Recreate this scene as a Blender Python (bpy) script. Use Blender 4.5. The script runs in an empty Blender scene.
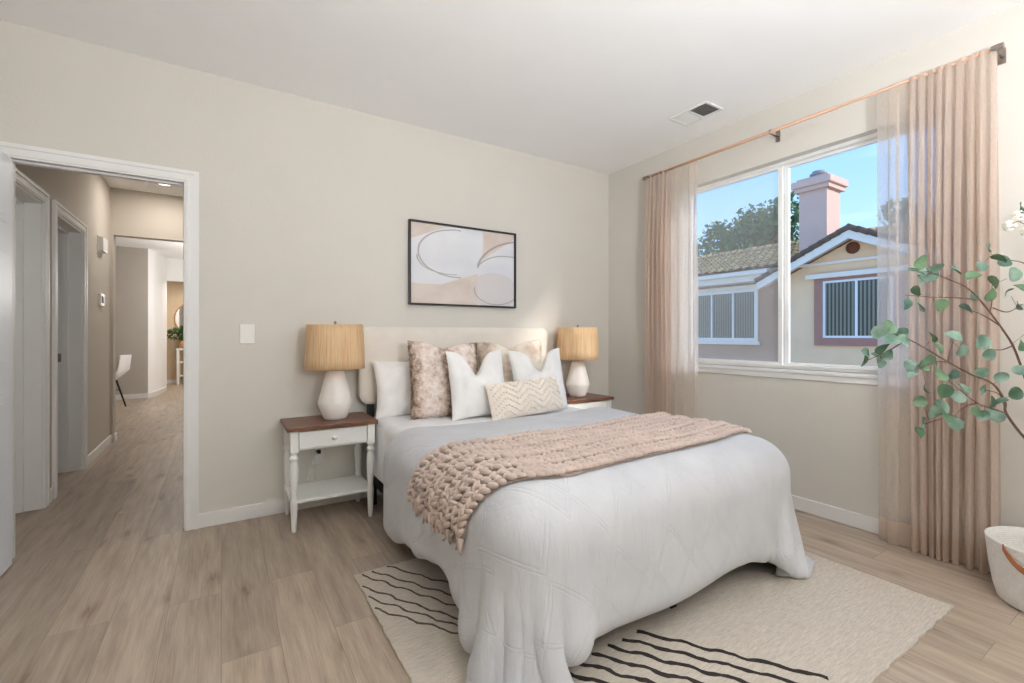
import bpy, math, random
import numpy as np
from mathutils import Vector, Matrix
from mathutils.bvhtree import BVHTree

random.seed(7)
rng = np.random.default_rng(11)
SC = bpy.context.scene
COL = SC.collection
R = math.radians
PI = math.pi

# ------------------------------------------------------------------ camera
cam_d = bpy.data.cameras.new('camera')
cam = bpy.data.objects.new('camera', cam_d)
COL.objects.link(cam)
cam.location = (-3.228, -3.334, 1.156)
cam.rotation_euler = (R(90), 0, -R(32.24))
cam_d.sensor_width = 36.0
cam_d.lens = 36.0 * 460.0 / 1024.0
cam_d.shift_y = -6.5 / 1024.0
cam_d.clip_start = 0.05
cam_d.clip_end = 300
SC.camera = cam

# ------------------------------------------------------------------ view
SC.view_settings.view_transform = 'Standard'
SC.view_settings.look = 'None'
SC.view_settings.gamma = 1.0
SC.view_settings.use_curve_mapping = False
SC.view_settings.exposure = -0.10
SC.cycles.max_bounces = 10
SC.cycles.diffuse_bounces = 6
SC.cycles.transparent_max_bounces = 16
SC.cycles.sample_clamp_indirect = 8.0

# ------------------------------------------------------------------ world
W = bpy.data.worlds.new('sky')
SC.world = W
W.use_nodes = True
nt = W.node_tree
nt.nodes.clear()
wo = nt.nodes.new('ShaderNodeOutputWorld')
bg = nt.nodes.new('ShaderNodeBackground')
tc = nt.nodes.new('ShaderNodeTexCoord')
sx = nt.nodes.new('ShaderNodeSeparateXYZ')
rp = nt.nodes.new('ShaderNodeValToRGB')
rp.color_ramp.elements[0].position = 0.0
rp.color_ramp.elements[0].color = (0.50, 0.70, 0.95, 1)
rp.color_ramp.elements[1].position = 0.75
rp.color_ramp.elements[1].color = (0.13, 0.36, 0.85, 1)
e = rp.color_ramp.elements.new(0.28)
e.color = (0.29, 0.52, 0.90, 1)
nz = nt.nodes.new('ShaderNodeTexNoise')
nz.inputs['Scale'].default_value = 3.0
nz.inputs['Detail'].default_value = 6
mp = nt.nodes.new('ShaderNodeMapping')
mp.inputs['Scale'].default_value = (1, 1, 3.5)
cr = nt.nodes.new('ShaderNodeValToRGB')
cr.color_ramp.elements[0].position = 0.52
cr.color_ramp.elements[0].color = (0, 0, 0, 1)
cr.color_ramp.elements[1].position = 0.85
cr.color_ramp.elements[1].color = (0.55, 0.55, 0.55, 1)
mx = nt.nodes.new('ShaderNodeMixRGB')
mx.inputs['Color2'].default_value = (0.9, 0.94, 1, 1)
nt.links.new(tc.outputs['Generated'], sx.inputs[0])
nt.links.new(sx.outputs['Z'], rp.inputs[0])
nt.links.new(tc.outputs['Generated'], mp.inputs[0])
nt.links.new(mp.outputs[0], nz.inputs['Vector'])
nt.links.new(nz.outputs['Fac'], cr.inputs[0])
nt.links.new(cr.outputs[0], mx.inputs['Fac'])
nt.links.new(rp.outputs[0], mx.inputs['Color1'])
nt.links.new(mx.outputs[0], bg.inputs['Color'])
bg.inputs['Strength'].default_value = 1.8
nt.links.new(bg.outputs[0], wo.inputs[0])


# ------------------------------------------------------------------ lights
def add_light(name, kind, energy, loc, rot=(0, 0, 0), color=(1, 1, 1), **kw):
    d = bpy.data.lights.new(name, kind)
    d.energy = energy
    d.color = color
    for k, v in kw.items():
        setattr(d, k, v)
    o = bpy.data.objects.new(name, d)
    COL.objects.link(o)
    o.location = loc
    o.rotation_euler = rot
    return o


sun = add_light('sun', 'SUN', 4.4, (6, -8, 8), color=(1.0, 0.96, 0.90), angle=R(6))
sun.rotation_euler = Vector((-0.45, 0.80, -0.44)).to_track_quat('-Z', 'Y').to_euler()
# light coming in through the window opening (sky portal)
pl = add_light('window_portal', 'AREA', 1.0, (0.10, -1.67, 1.64), (0, R(90), 0), shape='RECTANGLE', size=1.46, size_y=1.8)
pl.data.cycles.is_portal = True
# added fill lamps out of view, and the recessed hall light
KEY = add_light('ceiling_fill_light', 'AREA', 6, (-2.9, -4.5, 2.58), (0, 0, 0), color=(0.92, 0.96, 1), shape='DISK', size=0.42)
UP = add_light('bounce_fill_light', 'AREA', 155, (-2.3, -4.3, 1.55), color=(0.94, 0.97, 1), shape='DISK', size=0.5)
UP.rotation_euler = Vector((0.12, 0.36, 1.0)).to_track_quat('-Z', 'Y').to_euler()
HL = add_light('recessed_light_light', 'AREA', 8, (-3.738, 2.655, 2.725), color=(1, 0.93, 0.85), shape='DISK', size=0.14)
G1 = add_light('great_room_fill', 'POINT', 85, (-3.0, 6.2, 1.9), color=(1, 0.97, 0.93), shadow_soft_size=0.25)  # unseen fill added for the great room, no fixture
G2 = add_light('entry_fill', 'AREA', 30, (-3.7, 9.2, 2.40), color=(1, 0.92, 0.8), shape='DISK', size=0.3)  # added warm fill in the entry, without a fixture


# ------------------------------------------------------------------ materials
def srgb(r, g, b):
    f = lambda c: (c / 255 / 12.92) if c / 255 <= 0.04045 else ((c / 255 + 0.055) / 1.055) ** 2.4
    return (f(r), f(g), f(b), 1)


class NT:
    def __init__(s, name):
        s.m = bpy.data.materials.new(name)
        s.m.use_nodes = True
        s.t = s.m.node_tree
        s.b = s.t.nodes['Principled BSDF']
        s.out = s.t.nodes['Material Output']

    def n(s, kind, **kw):
        nd = s.t.nodes.new(kind)
        for k, v in kw.items():
            if k.startswith('_'):
                setattr(nd, k[1:], v)
            else:
                nd.inputs[k.replace('__', ' ')].default_value = v
        return nd

    def l(s, a, b):
        s.t.links.new(a, b)

    def coord(s, kind='Object', scale=(1, 1, 1), rot=(0, 0, 0), loc=(0, 0, 0)):
        c = s.n('ShaderNodeTexCoord')
        m = s.n('ShaderNodeMapping')
        m.inputs['Scale'].default_value = scale
        m.inputs['Rotation'].default_value = rot
        m.inputs['Location'].default_value = loc
        s.l(c.outputs[kind], m.inputs[0])
        return m.outputs[0]

    def noise(s, vec, scale=5, detail=3, rough=0.5):
        nd = s.n('ShaderNodeTexNoise', Scale=scale, Detail=detail, Roughness=rough)
        s.l(vec, nd.inputs['Vector'])
        return nd.outputs['Fac']

    def ramp(s, fac, stops):
        r = s.n('ShaderNodeValToRGB')
        el = r.color_ramp.elements
        el[0].position, el[0].color = stops[0]
        el[1].position, el[1].color = stops[-1]
        for p, c in stops[1:-1]:
            q = el.new(p)
            q.color = c
        s.l(fac, r.inputs[0])
        return r.outputs[0]

    def bump(s, h, strength=0.3, dist=0.01, normal=None):
        b = s.n('ShaderNodeBump', Strength=strength, Distance=dist)
        s.l(h, b.inputs['Height'])
        if normal is not None:
            s.l(normal, b.inputs['Normal'])
        s.l(b.outputs[0], s.b.inputs['Normal'])
        return b.outputs[0]

    def math(s, op, a, b=None, c=None):
        nd = s.n('ShaderNodeMath')
        nd.operation = op
        for i, v in enumerate((a, b, c)):
            if v is None:
                continue
            if isinstance(v, (int, float)):
                nd.inputs[i].default_value = v
            else:
                s.l(v, nd.inputs[i])
        return nd.outputs[0]

    def mix(s, fac, a, b, mode='MIX'):
        nd = s.n('ShaderNodeMixRGB')
        nd.blend_type = mode
        for i, v in zip((0, 1, 2), (fac, a, b)):
            if isinstance(v, (int, float)):
                nd.inputs[i].default_value = v
            elif isinstance(v, tuple):
                nd.inputs[i].default_value = v
            else:
                s.l(v, nd.inputs[i])
        return nd.outputs[0]


def simple(name, col, rough=0.5, var=0.04, nscale=6, bump=0.0, bscale=60, metallic=0.0, stretch=(1, 1, 1), spec=0.5):
    """a plain surface with slight procedural variation in colour and relief"""
    t = NT(name)
    v = t.coord(scale=stretch)
    f = t.noise(v, nscale, 4)
    a = tuple(max(0, c * (1 - var)) for c in col[:3]) + (1,)
    b = tuple(min(1, c * (1 + var)) for c in col[:3]) + (1,)
    t.l(t.ramp(f, [(0.3, a), (0.7, b)]), t.b.inputs['Base Color'])
    t.b.inputs['Roughness'].default_value = rough
    t.b.inputs['Metallic'].default_value = metallic
    t.b.inputs['Specular IOR Level'].default_value = spec
    if bump:
        t.bump(t.noise(v, bscale, 4), bump, 0.004)
    return t.m


def fabric(name, col, rough=0.85, weave=500, var=0.06, bump=0.25, wrinkle=0.0, trans=0.0):
    t = NT(name)
    v = t.coord()
    f = t.noise(v, 9, 5)
    a = tuple(c * (1 - var) for c in col[:3]) + (1,)
    b = tuple(min(1, c * (1 + var)) for c in col[:3]) + (1,)
    t.l(t.ramp(f, [(0.3, a), (0.7, b)]), t.b.inputs['Base Color'])
    t.b.inputs['Roughness'].default_value = rough
    t.b.inputs['Specular IOR Level'].default_value = 0.15
    t.b.inputs['Sheen Weight'].default_value = 0.15
    h = t.math('ADD', t.math('MULTIPLY', t.noise(v, weave, 2), 0.3), t.math('MULTIPLY', t.noise(v, 14, 4), wrinkle * 3))
    t.bump(h, bump, 0.01)
    return t.m


M = {}
WALLC = srgb(212, 208, 200)
M['wall'] = simple('wall_paint', WALLC, 0.9, 0.012, 3, 0.25, 70, spec=0.2)
M['hall_wall'] = simple('hall_wall_paint', srgb(206, 199, 189), 0.9, 0.012, 3, 0.2, 90, spec=0.2)
M['ceiling'] = simple('ceiling_paint', srgb(248, 248, 248), 0.95, 0.01, 3, 0.2, 90, spec=0.1)
M['trim'] = simple('white_trim_paint', srgb(232, 231, 229), 0.45, 0.01)
M['door_white'] = simple('door_paint', srgb(240, 244, 250), 0.4, 0.01)
M['dark'] = simple('duct_shade_and_display', srgb(60, 56, 54), 0.8)
M['vinyl'] = simple('window_vinyl', srgb(236, 236, 234), 0.35, 0.01)
M['black'] = simple('black_metal', srgb(28, 27, 27), 0.45)
M['frame_black'] = simple('black_frame', srgb(24, 22, 22), 0.35, 0.1)
M['furn_white'] = simple('white_furniture_paint', srgb(234, 234, 230), 0.4, 0.02, 8)
M['plastic'] = simple('white_plastic', srgb(232, 230, 224), 0.4, 0.01)
M['ceramic'] = simple('matte_white_ceramic', srgb(238, 232, 226), 0.6, 0.02, 12, 0.15, 200)
M['copper'] = simple('rose_copper_rod', srgb(206, 166, 140), 0.4, 0.05, metallic=0.1)
M['steel'] = simple('brushed_steel', srgb(150, 140, 132), 0.35, 0.05, metallic=0.8)
M['leather'] = simple('tan_leather', srgb(150, 92, 52), 0.55, 0.15, 20, 0.2, 150)
M['sheet'] = fabric('white_sheet', srgb(240, 240, 242), wrinkle=0.25)
M['pillow_white'] = fabric('white_cotton', srgb(240, 238, 236), wrinkle=0.3, bump=0.4)
M['headboard'] = fabric('cream_linen', srgb(226, 218, 207), weave=350, var=0.03)
M['bark'] = simple('bark', srgb(104, 78, 66), 0.8, 0.25, 40, 0.4, 120)
M['stucco'] = simple('beige_stucco', srgb(244, 206, 166), 0.95, 0.04, 2, 0.3, 40)
M['stucco_pink'] = simple('pink_stucco', srgb(218, 184, 168), 0.95, 0.04, 2, 0.3, 40)
M['stucco_brown'] = simple('taupe_stucco', srgb(186, 148, 122), 0.95, 0.04, 2, 0.3, 40)
M['fascia'] = simple('cream_fascia', srgb(240, 228, 214), 0.6, 0.03)
M['ground'] = simple('dry_lawn', srgb(176, 172, 158), 0.95, 0.1, 1)
M['terracotta'] = simple('terracotta', srgb(120, 66, 44), 0.8, 0.15)
M['concrete'] = simple('grey_flue', srgb(150, 146, 144), 0.8, 0.1)
M['petal'] = simple('white_petals', srgb(245, 243, 232), 0.7, 0.04, 30)
M['chair_shell'] = simple('white_shell', srgb(240, 240, 240), 0.4, 0.02)
M['plant_dark'] = simple('dark_green_leaf', srgb(62, 92, 48), 0.6, 0.3, 12)
M['basket_tan'] = simple('tan_wicker', srgb(196, 150, 110), 0.8, 0.2, 60, 0.5, 120)


def wood_floor():
    t = NT('oak_planks')
    v = t.coord(rot=(0, 0, R(90)))
    br = t.n('ShaderNodeTexBrick', Scale=1.0, Mortar__Size=0.0012, Mortar__Smooth=0.1, Bias=0.0, Brick__Width=1.42, Row__Height=0.19)
    br.offset = 0.37
    br.inputs['Color1'].default_value = (0, 0, 0, 1)
    br.inputs['Color2'].default_value = (1, 1, 1, 1)
    br.inputs['Mortar'].default_value = (0.5, 0.5, 0.5, 1)
    t.l(v, br.inputs['Vector'])
    # per plank offset of the grain
    comb = t.n('ShaderNodeCombineXYZ')
    t.l(t.math('MULTIPLY', br.outputs['Color'], 13.0), comb.inputs[0])
    t.l(t.math('MULTIPLY', br.outputs['Color'], 5.7), comb.inputs[1])
    add = t.n('ShaderNodeVectorMath')
    add.operation = 'ADD'
    t.l(v, add.inputs[0])
    t.l(comb.outputs[0], add.inputs[1])
    st = t.n('ShaderNodeMapping')
    st.inputs['Scale'].default_value = (1.0, 9.0, 1.0)
    t.l(add.outputs[0], st.inputs[0])
    g1 = t.noise(st.outputs[0], 2.2, 6, 0.62)
    st2 = t.n('ShaderNodeMapping')
    st2.inputs['Scale'].default_value = (1.6, 60.0, 1.0)
    t.l(add.outputs[0], st2.inputs[0])
    g2 = t.noise(st2.outputs[0], 3.0, 4, 0.6)
    # knots
    kn = t.n('ShaderNodeMapping')
    kn.inputs['Scale'].default_value = (1.1, 3.1, 1.0)
    t.l(add.outputs[0], kn.inputs[0])
    vo = t.n('ShaderNodeTexVoronoi', Scale=1.15, Randomness=1.0)
    vo.voronoi_dimensions = '2D'
    dist = t.n('ShaderNodeVectorMath')
    dist.operation = 'ADD'
    nn = t.n('ShaderNodeTexNoise', Scale=9.0, Detail=3.0)
    t.l(st.outputs[0], nn.inputs['Vector'])
    sc = t.n('ShaderNodeVectorMath')
    sc.operation = 'SCALE'
    sc.inputs['Scale'].default_value = 0.22
    t.l(nn.outputs['Color'], sc.inputs[0])
    t.l(kn.outputs[0], dist.inputs[0])
    t.l(sc.outputs[0], dist.inputs[1])
    t.l(dist.outputs[0], vo.inputs['Vector'])
    knot = t.ramp(vo.outputs['Distance'], [(0.02, (1, 1, 1, 1)), (0.07, (.4, .4, .4, 1)), (0.16, (0, 0, 0, 1))])
    base = t.ramp(g1, [(0.28, srgb(136, 120, 105)), (0.5, srgb(168, 152, 136)), (0.72, srgb(188, 174, 158))])
    c = t.mix(0.28, base, t.ramp(g2, [(0.3, srgb(130, 112, 96)), (0.7, srgb(196, 180, 162))]))
    c = t.mix(t.math('MULTIPLY', knot, 0.6), c, srgb(104, 82, 66))
    tone = t.ramp(br.outputs['Color'], [(0.0, (0.86, 0.86, 0.86, 1)), (1.0, (1.08, 1.07, 1.06, 1))])
    c = t.mix(1.0, c, tone, 'MULTIPLY')
    c = t.mix(t.math('MULTIPLY', br.outputs['Fac'], 0.55), c, srgb(96, 80, 66))
    t.l(c, t.b.inputs['Base Color'])
    t.b.inputs['Roughness'].default_value = 0.42
    t.b.inputs['Specular IOR Level'].default_value = 0.4
    t.bump(t.math('SUBTRACT', t.math('MULTIPLY', g2, 0.2), br.outputs['Fac']), 0.25, 0.002)
    return t.m


M['floor'] = wood_floor()


def dark_wood():
    t = NT('walnut_top')
    v = t.coord(scale=(2.0, 16, 4))
    f = t.noise(v, 4, 6, 0.6)
    t.l(t.ramp(f, [(0.3, srgb(74, 44, 30)), (0.7, srgb(128, 84, 60))]), t.b.inputs['Base Color'])
    t.b.inputs['Roughness'].default_value = 0.35
    return t.m


M['walnut'] = dark_wood()


def glass_mat(name, haze=0.0, tint=(1, 1, 1, 1), gloss=0.07):
    t = NT(name)
    tr = t.n('ShaderNodeBsdfTransparent', Color=tint)
    gl = t.n('ShaderNodeBsdfGlossy', Roughness=0.02)
    df = t.n('ShaderNodeBsdfDiffuse')
    df.inputs['Color'].default_value = (0.75, 0.78, 0.8, 1)
    m1 = t.n('ShaderNodeMixShader')
    m2 = t.n('ShaderNodeMixShader')
    lw = t.n('ShaderNodeLayerWeight', Blend=0.12)
    m1.inputs[0].default_value = haze
    t.l(tr.outputs[0], m1.inputs[1])
    t.l(df.outputs[0], m1.inputs[2])
    t.l(t.math('MULTIPLY', lw.outputs['Fresnel'], gloss * 10), m2.inputs[0])
    t.l(m1.outputs[0], m2.inputs[1])
    t.l(gl.outputs[0], m2.inputs[2])
    t.l(m2.outputs[0], t.out.inputs[0])
    return t.m


M['glass'] = glass_mat('window_glass', 0.0, gloss=0.035)
M['screen'] = glass_mat('insect_screen', 0.13, gloss=0.0)
M['far_glass'] = simple('dark_window_glass', srgb(78, 84, 86), 0.12)


def blind_glass():
    """neighbour's pane with vertical blinds behind it"""
    t = NT('pane_with_vertical_blinds')
    v = t.coord()
    w = t.n('ShaderNodeTexWave', Scale=4.2, Distortion=0.0)
    w.bands_direction = 'Y'
    t.l(v, w.inputs['Vector'])
    t.l(t.ramp(w.outputs['Fac'], [(0.2, srgb(66, 68, 62)), (0.8, srgb(138, 136, 120))]), t.b.inputs['Base Color'])
    t.b.inputs['Roughness'].default_value = 0.15
    return t.m


M['blind_glass'] = blind_glass()


def curtain_mat(name, transp, col):
    t = NT(name)
    v = t.coord(scale=(1, 1, 0.35))
    col_v = t.mix(t.noise(v, 260, 3), tuple(c * 0.86 for c in col[:3]) + (1,), col)
    df = t.n('ShaderNodeBsdfDiffuse')
    tl = t.n('ShaderNodeBsdfTranslucent')
    tp = t.n('ShaderNodeBsdfTransparent')
    tp.inputs['Color'].default_value = (1, 0.97, 0.94, 1)
    t.l(col_v, df.inputs['Color'])
    t.l(col_v, tl.inputs['Color'])
    a = t.n('ShaderNodeMixShader')
    a.inputs[0].default_value = 0.68
    t.l(df.outputs[0], a.inputs[1])
    t.l(tl.outputs[0], a.inputs[2])
    b = t.n('ShaderNodeMixShader')
    t.l(t.math('ADD', transp - 0.08, t.math('MULTIPLY', t.noise(v, 160, 3), 0.16)), b.inputs[0])
    t.l(a.outputs[0], b.inputs[1])
    t.l(tp.outputs[0], b.inputs[2])
    t.l(b.outputs[0], t.out.inputs[0])
    return t.m


CC = srgb(252, 244, 236)
M['sheer'] = curtain_mat('blush_sheer_linen', 0.42, CC)
M['drape'] = curtain_mat('blush_linen', 0.16, srgb(241, 229, 220))
M['hem'] = curtain_mat('blush_linen_hem', 0.08, srgb(232, 216, 202))


def raffia():
    t = NT('raffia')
    tcn = t.n('ShaderNodeTexCoord')
    sp = t.n('ShaderNodeSeparateXYZ')
    t.l(tcn.outputs['Object'], sp.inputs[0])
    ang = t.math('ARCTAN2', sp.outputs['Y'], sp.outputs['X'])
    cb = t.n('ShaderNodeCombineXYZ')
    t.l(t.math('MULTIPLY', ang, 16.0), cb.inputs[0])
    t.l(t.math('MULTIPLY', sp.outputs['Z'], 2.0), cb.inputs[1])
    f = t.noise(cb.outputs[0], 1.6, 5, 0.7)
    col = t.ramp(f, [(0.3, srgb(220, 180, 130)), (0.5, srgb(248, 220, 178)), (0.7, srgb(254, 242, 216))])
    df = t.n('ShaderNodeBsdfDiffuse')
    tl = t.n('ShaderNodeBsdfTranslucent')
    t.l(col, df.inputs['Color'])
    t.l(col, tl.inputs['Color'])
    bp = t.n('ShaderNodeBump', Strength=0.7, Distance=0.01)
    t.l(f, bp.inputs['Height'])
    t.l(bp.outputs[0], df.inputs['Normal'])
    a = t.n('ShaderNodeMixShader')
    a.inputs[0].default_value = 0.4
    t.l(df.outputs[0], a.inputs[1])
    t.l(tl.outputs[0], a.inputs[2])
    t.l(a.outputs[0], t.out.inputs[0])
    return t.m


M['raffia'] = raffia()


def fur_mat(name, stops, extra=None):
    t = NT(name)
    v = t.coord(scale=(1, 1, 1))
    f = t.noise(v, 26, 5, 0.7)
    g = t.noise(v, 5, 2)
    sp = t.n('ShaderNodeSeparateXYZ')
    t.l(v, sp.inputs[0])
    # vertical bands: brown at the edges, pale towards the middle
    w = t.math('ABSOLUTE', t.math('SINE', t.math('ADD', t.math('MULTIPLY', sp.outputs['X'], 12.57), 3.14 + (extra or 0))))
    k = t.math('ADD', t.math('MULTIPLY', f, 0.70), t.math('ADD', t.math('MULTIPLY', w, 0.22), t.math('MULTIPLY', g, 0.16)))
    t.l(t.ramp(k, stops), t.b.inputs['Base Color'])
    t.b.inputs['Roughness'].default_value = 0.8
    t.b.inputs['Specular IOR Level'].default_value = 0.2
    return t.m


M['fur_brown'] = fur_mat('taupe_fur', [(0.38, srgb(120, 100, 84)), (0.47, srgb(176, 154, 138)), (0.57, srgb(216, 198, 186)), (0.72, srgb(240, 230, 224))])


def fur_cream():
    t = NT('cream_and_taupe_fur')
    v = t.coord()
    sp = t.n('ShaderNodeSeparateXYZ')
    t.l(v, sp.inputs[0])
    f = t.noise(v, 22, 5, 0.7)
    brown = t.ramp(f, [(0.3, srgb(150, 130, 110)), (0.7, srgb(214, 196, 178))])
    cream = t.ramp(t.noise(v, 8, 3), [(0.35, srgb(216, 190, 172)), (0.5, srgb(238, 228, 212)), (0.7, srgb(244, 238, 226))])
    m = t.math('ADD', sp.outputs['X'], t.math('MULTIPLY', t.math('SUBTRACT', t.noise(v, 6, 3), 0.5), 0.3))
    fac = t.ramp(t.math('ADD', m, 0.21), [(0.0, (0, 0, 0, 1)), (0.10, (1, 1, 1, 1))])
    t.l(t.mix(fac, brown, cream), t.b.inputs['Base Color'])
    t.b.inputs['Roughness'].default_value = 0.8
    return t.m


M['fur_cream'] = fur_cream()
M['knit'] = simple('blush_chunky_yarn', srgb(203, 185, 175), 0.95, 0.09, 9, 0.5, 260, spec=0.1)
M['boucle'] = simple('ivory_tufted_yarn', srgb(238, 228, 216), 0.95, 0.05, 30, 0.8, 160, spec=0.1)


def comforter_mat():
    t = NT('white_tufted_cotton')
    tcn = t.n('ShaderNodeTexCoord')
    sp = t.n('ShaderNodeSeparateXYZ')
    t.l(tcn.outputs['UV'], sp.inputs[0])
    u, v = sp.outputs['X'], sp.outputs['Y']
    pp = t.math('PINGPONG', u, 0.13)
    hs = None
    for sgn, off in ((1.35, 0.0), (1.35, 0.02), (-1.35, 0.09), (-1.35, 0.11)):
        d = t.math('PINGPONG', t.math('ADD', t.math('ADD', v, off), t.math('MULTIPLY', pp, sgn)), 0.15)
        line = t.math('SUBTRACT', 1.0, t.math('MINIMUM', t.math('DIVIDE', d, 0.006), 1.0))
        hs = line if hs is None else t.math('MAXIMUM', hs, line)
    ob = t.coord()
    wr = t.noise(t.coord(scale=(1.0, 1.0, 0.22)), 10, 4, 0.6)
    t.l(t.ramp(t.noise(ob, 6, 3), [(0.3, srgb(197, 198, 202)), (0.7, srgb(206, 207, 210))]), t.b.inputs['Base Color'])
    h = t.math('ADD', t.math('MULTIPLY', hs, 0.12), t.math('MULTIPLY', wr, 1.1))
    h = t.math('ADD', h, t.math('MULTIPLY', t.noise(ob, 420, 2), 0.06))
    t.bump(h, 0.85, 0.012)
    t.b.inputs['Roughness'].default_value = 0.85
    t.b.inputs['Specular IOR Level'].default_value = 0.15
    t.b.inputs['Sheen Weight'].default_value = 0.1
    return t.m


M['comforter'] = comforter_mat()


def rug_mat():
    t = NT('beige_wool_rug')
    v = t.coord(scale=(1.0, 7.0, 1))
    f = t.noise(v, 22, 5, 0.65)
    g = t.noise(t.coord(), 260, 2)
    c = t.ramp(f, [(0.3, srgb(176, 166, 153)), (0.55, srgb(198, 189, 177)), (0.75, srgb(213, 206, 196))])
    t.l(t.mix(0.25, c, t.ramp(g, [(0.3, srgb(166, 152, 134)), (0.7, srgb(224, 216, 204))])), t.b.inputs['Base Color'])
    t.b.inputs['Roughness'].default_value = 0.97
    t.b.inputs['Specular IOR Level'].default_value = 0.1
    t.bump(t.math('ADD', f, t.math('MULTIPLY', g, 0.6)), 0.7, 0.006)
    return t.m


M['rug'] = rug_mat()
M['rug_dark'] = simple('charcoal_wool', srgb(54, 48, 46), 0.97, 0.2, 60, 0.6, 200, spec=0.1)
M['rug_faded'] = simple('brown_wool', srgb(96, 84, 74), 0.97, 0.2, 60, 0.6, 200, spec=0.1)


def art_mat():
    """abstract print: pale ground, blush shapes and thin taupe strokes, in object space (x: 0..1, z: 0..1)"""
    t = NT('abstract_print')
    v = t.coord(scale=(1 / 0.95, 1, 1 / 0.625))
    sp = t.n('ShaderNodeSeparateXYZ')
    t.l(v, sp.inputs[0])
    x, z = sp.outputs['X'], sp.outputs['Z']
    wob = t.math('MULTIPLY', t.math('SUBTRACT', t.noise(v, 4, 3), 0.5), 0.03)
    x = t.math('ADD', x, wob)
    z = t.math('ADD', z, wob)
    c = t.ramp(t.noise(v, 3, 3), [(0.3, srgb(212, 213, 218)), (0.7, srgb(226, 226, 228))])

    def sig(d, w=0.012):   # 1 where d > 0
        return t.math('MINIMUM', t.math('MAXIMUM', t.math('DIVIDE', d, w), 0.0), 1.0)

    def ell(cx, cz, rx, rz):
        dx = t.math('DIVIDE', t.math('SUBTRACT', x, cx), rx)
        dz = t.math('DIVIDE', t.math('SUBTRACT', z, cz), rz)
        return t.math('SQRT', t.math('ADD', t.math('MULTIPLY', dx, dx), t.math('MULTIPLY', dz, dz)))
    blush = t.ramp(t.noise(v, 5, 3), [(0.3, srgb(206, 192, 182)), (0.7, srgb(220, 208, 198))])
    # lower blush field: below a rising curve
    curve = t.math('ADD', 0.27, t.math('MULTIPLY', t.math('MAXIMUM', t.math('SUBTRACT', x, 0.28), 0.0), 0.5))
    low = t.math('MULTIPLY', sig(t.math('SUBTRACT', curve, z)), sig(t.math('SUBTRACT', 0.62, x), 0.02))
    c = t.mix(low, c, blush)
    # upper left and upper right blush shapes
    ul = sig(t.math('SUBTRACT', t.math('SUBTRACT', z, 0.78), t.math('MULTIPLY', x, 0.62)))
    c = t.mix(ul, c, blush)
    ur = t.math('MULTIPLY', sig(t.math('SUBTRACT', x, 0.66)), sig(t.math('SUBTRACT', z, t.math('ADD', 0.55, t.math('MULTIPLY', t.math('SUBTRACT', x, 0.6), 1.0)))))
    c = t.mix(ur, c, blush)
    # large rounded lobe lower right
    c = t.mix(t.math('MULTIPLY', sig(t.math('SUBTRACT', 1.0, ell(0.78, 0.22, 0.24, 0.25)), 0.05), 0.7), c, srgb(208, 200, 196))
    lines = None
    for cx, cz, rx, rz, x0, x1, z0, z1 in ((0.42, 0.66, 0.34, 0.30, 0, 0.46, 0, 1.0), (0.36, 0.60, 0.29, 0.21, 0, 0.42, 0, 0.62),
                                          (1.12, 0.42, 0.52, 0.50, 0.6, 1.0, 0.5, 1.0), (0.92, 0.40, 0.34, 0.30, 0.6, 1.0, 0.5, 1.0),
                                          (0.80, 0.24, 0.22, 0.20, 0.56, 1.0, 0.0, 0.26)):
        d = t.math('ABSOLUTE', t.math('SUBTRACT', ell(cx, cz, rx, rz), 1.0))
        ln = t.math('SUBTRACT', 1.0, t.math('MINIMUM', t.math('DIVIDE', d, 0.034), 1.0))
        ln = t.math('MULTIPLY', ln, t.math('MULTIPLY', sig(t.math('SUBTRACT', x, x0)), sig(t.math('SUBTRACT', x1, x))))
        ln = t.math('MULTIPLY', ln, t.math('MULTIPLY', sig(t.math('SUBTRACT', z, z0)), sig(t.math('SUBTRACT', z1, z))))
        lines = ln if lines is None else t.math('MAXIMUM', lines, ln)
    c = t.mix(t.math('MULTIPLY', lines, 0.9), c, srgb(142, 130, 124))
    t.l(c, t.b.inputs['Base Color'])
    t.b.inputs['Roughness'].default_value = 0.6
    return t.m


M['art'] = art_mat()


def leaf_mat(name, c1, c2):
    t = NT(name)
    v = t.coord()
    col = t.ramp(t.noise(v, 14, 3), [(0.35, c1), (0.65, c2)])
    df = t.n('ShaderNodeBsdfDiffuse')
    tl = t.n('ShaderNodeBsdfTranslucent')
    t.l(col, df.inputs['Color'])
    t.l(col, tl.inputs['Color'])
    gl = t.n('ShaderNodeBsdfGlossy', Roughness=0.4)
    a = t.n('ShaderNodeMixShader')
    a.inputs[0].default_value = 0.3
    t.l(df.outputs[0], a.inputs[1])
    t.l(tl.outputs[0], a.inputs[2])
    b = t.n('ShaderNodeMixShader')
    b.inputs[0].default_value = 0.05
    t.l(a.outputs[0], b.inputs[1])
    t.l(gl.outputs[0], b.inputs[2])
    t.l(b.outputs[0], t.out.inputs[0])
    return t.m


M['euca'] = leaf_mat('eucalyptus_leaf', srgb(74, 108, 92), srgb(146, 172, 154))
M['euca_dark'] = leaf_mat('eucalyptus_leaf_dark', srgb(66, 100, 76), srgb(110, 140, 104))
M['tree'] = leaf_mat('tree_foliage', srgb(70, 100, 62), srgb(120, 146, 96))


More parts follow.
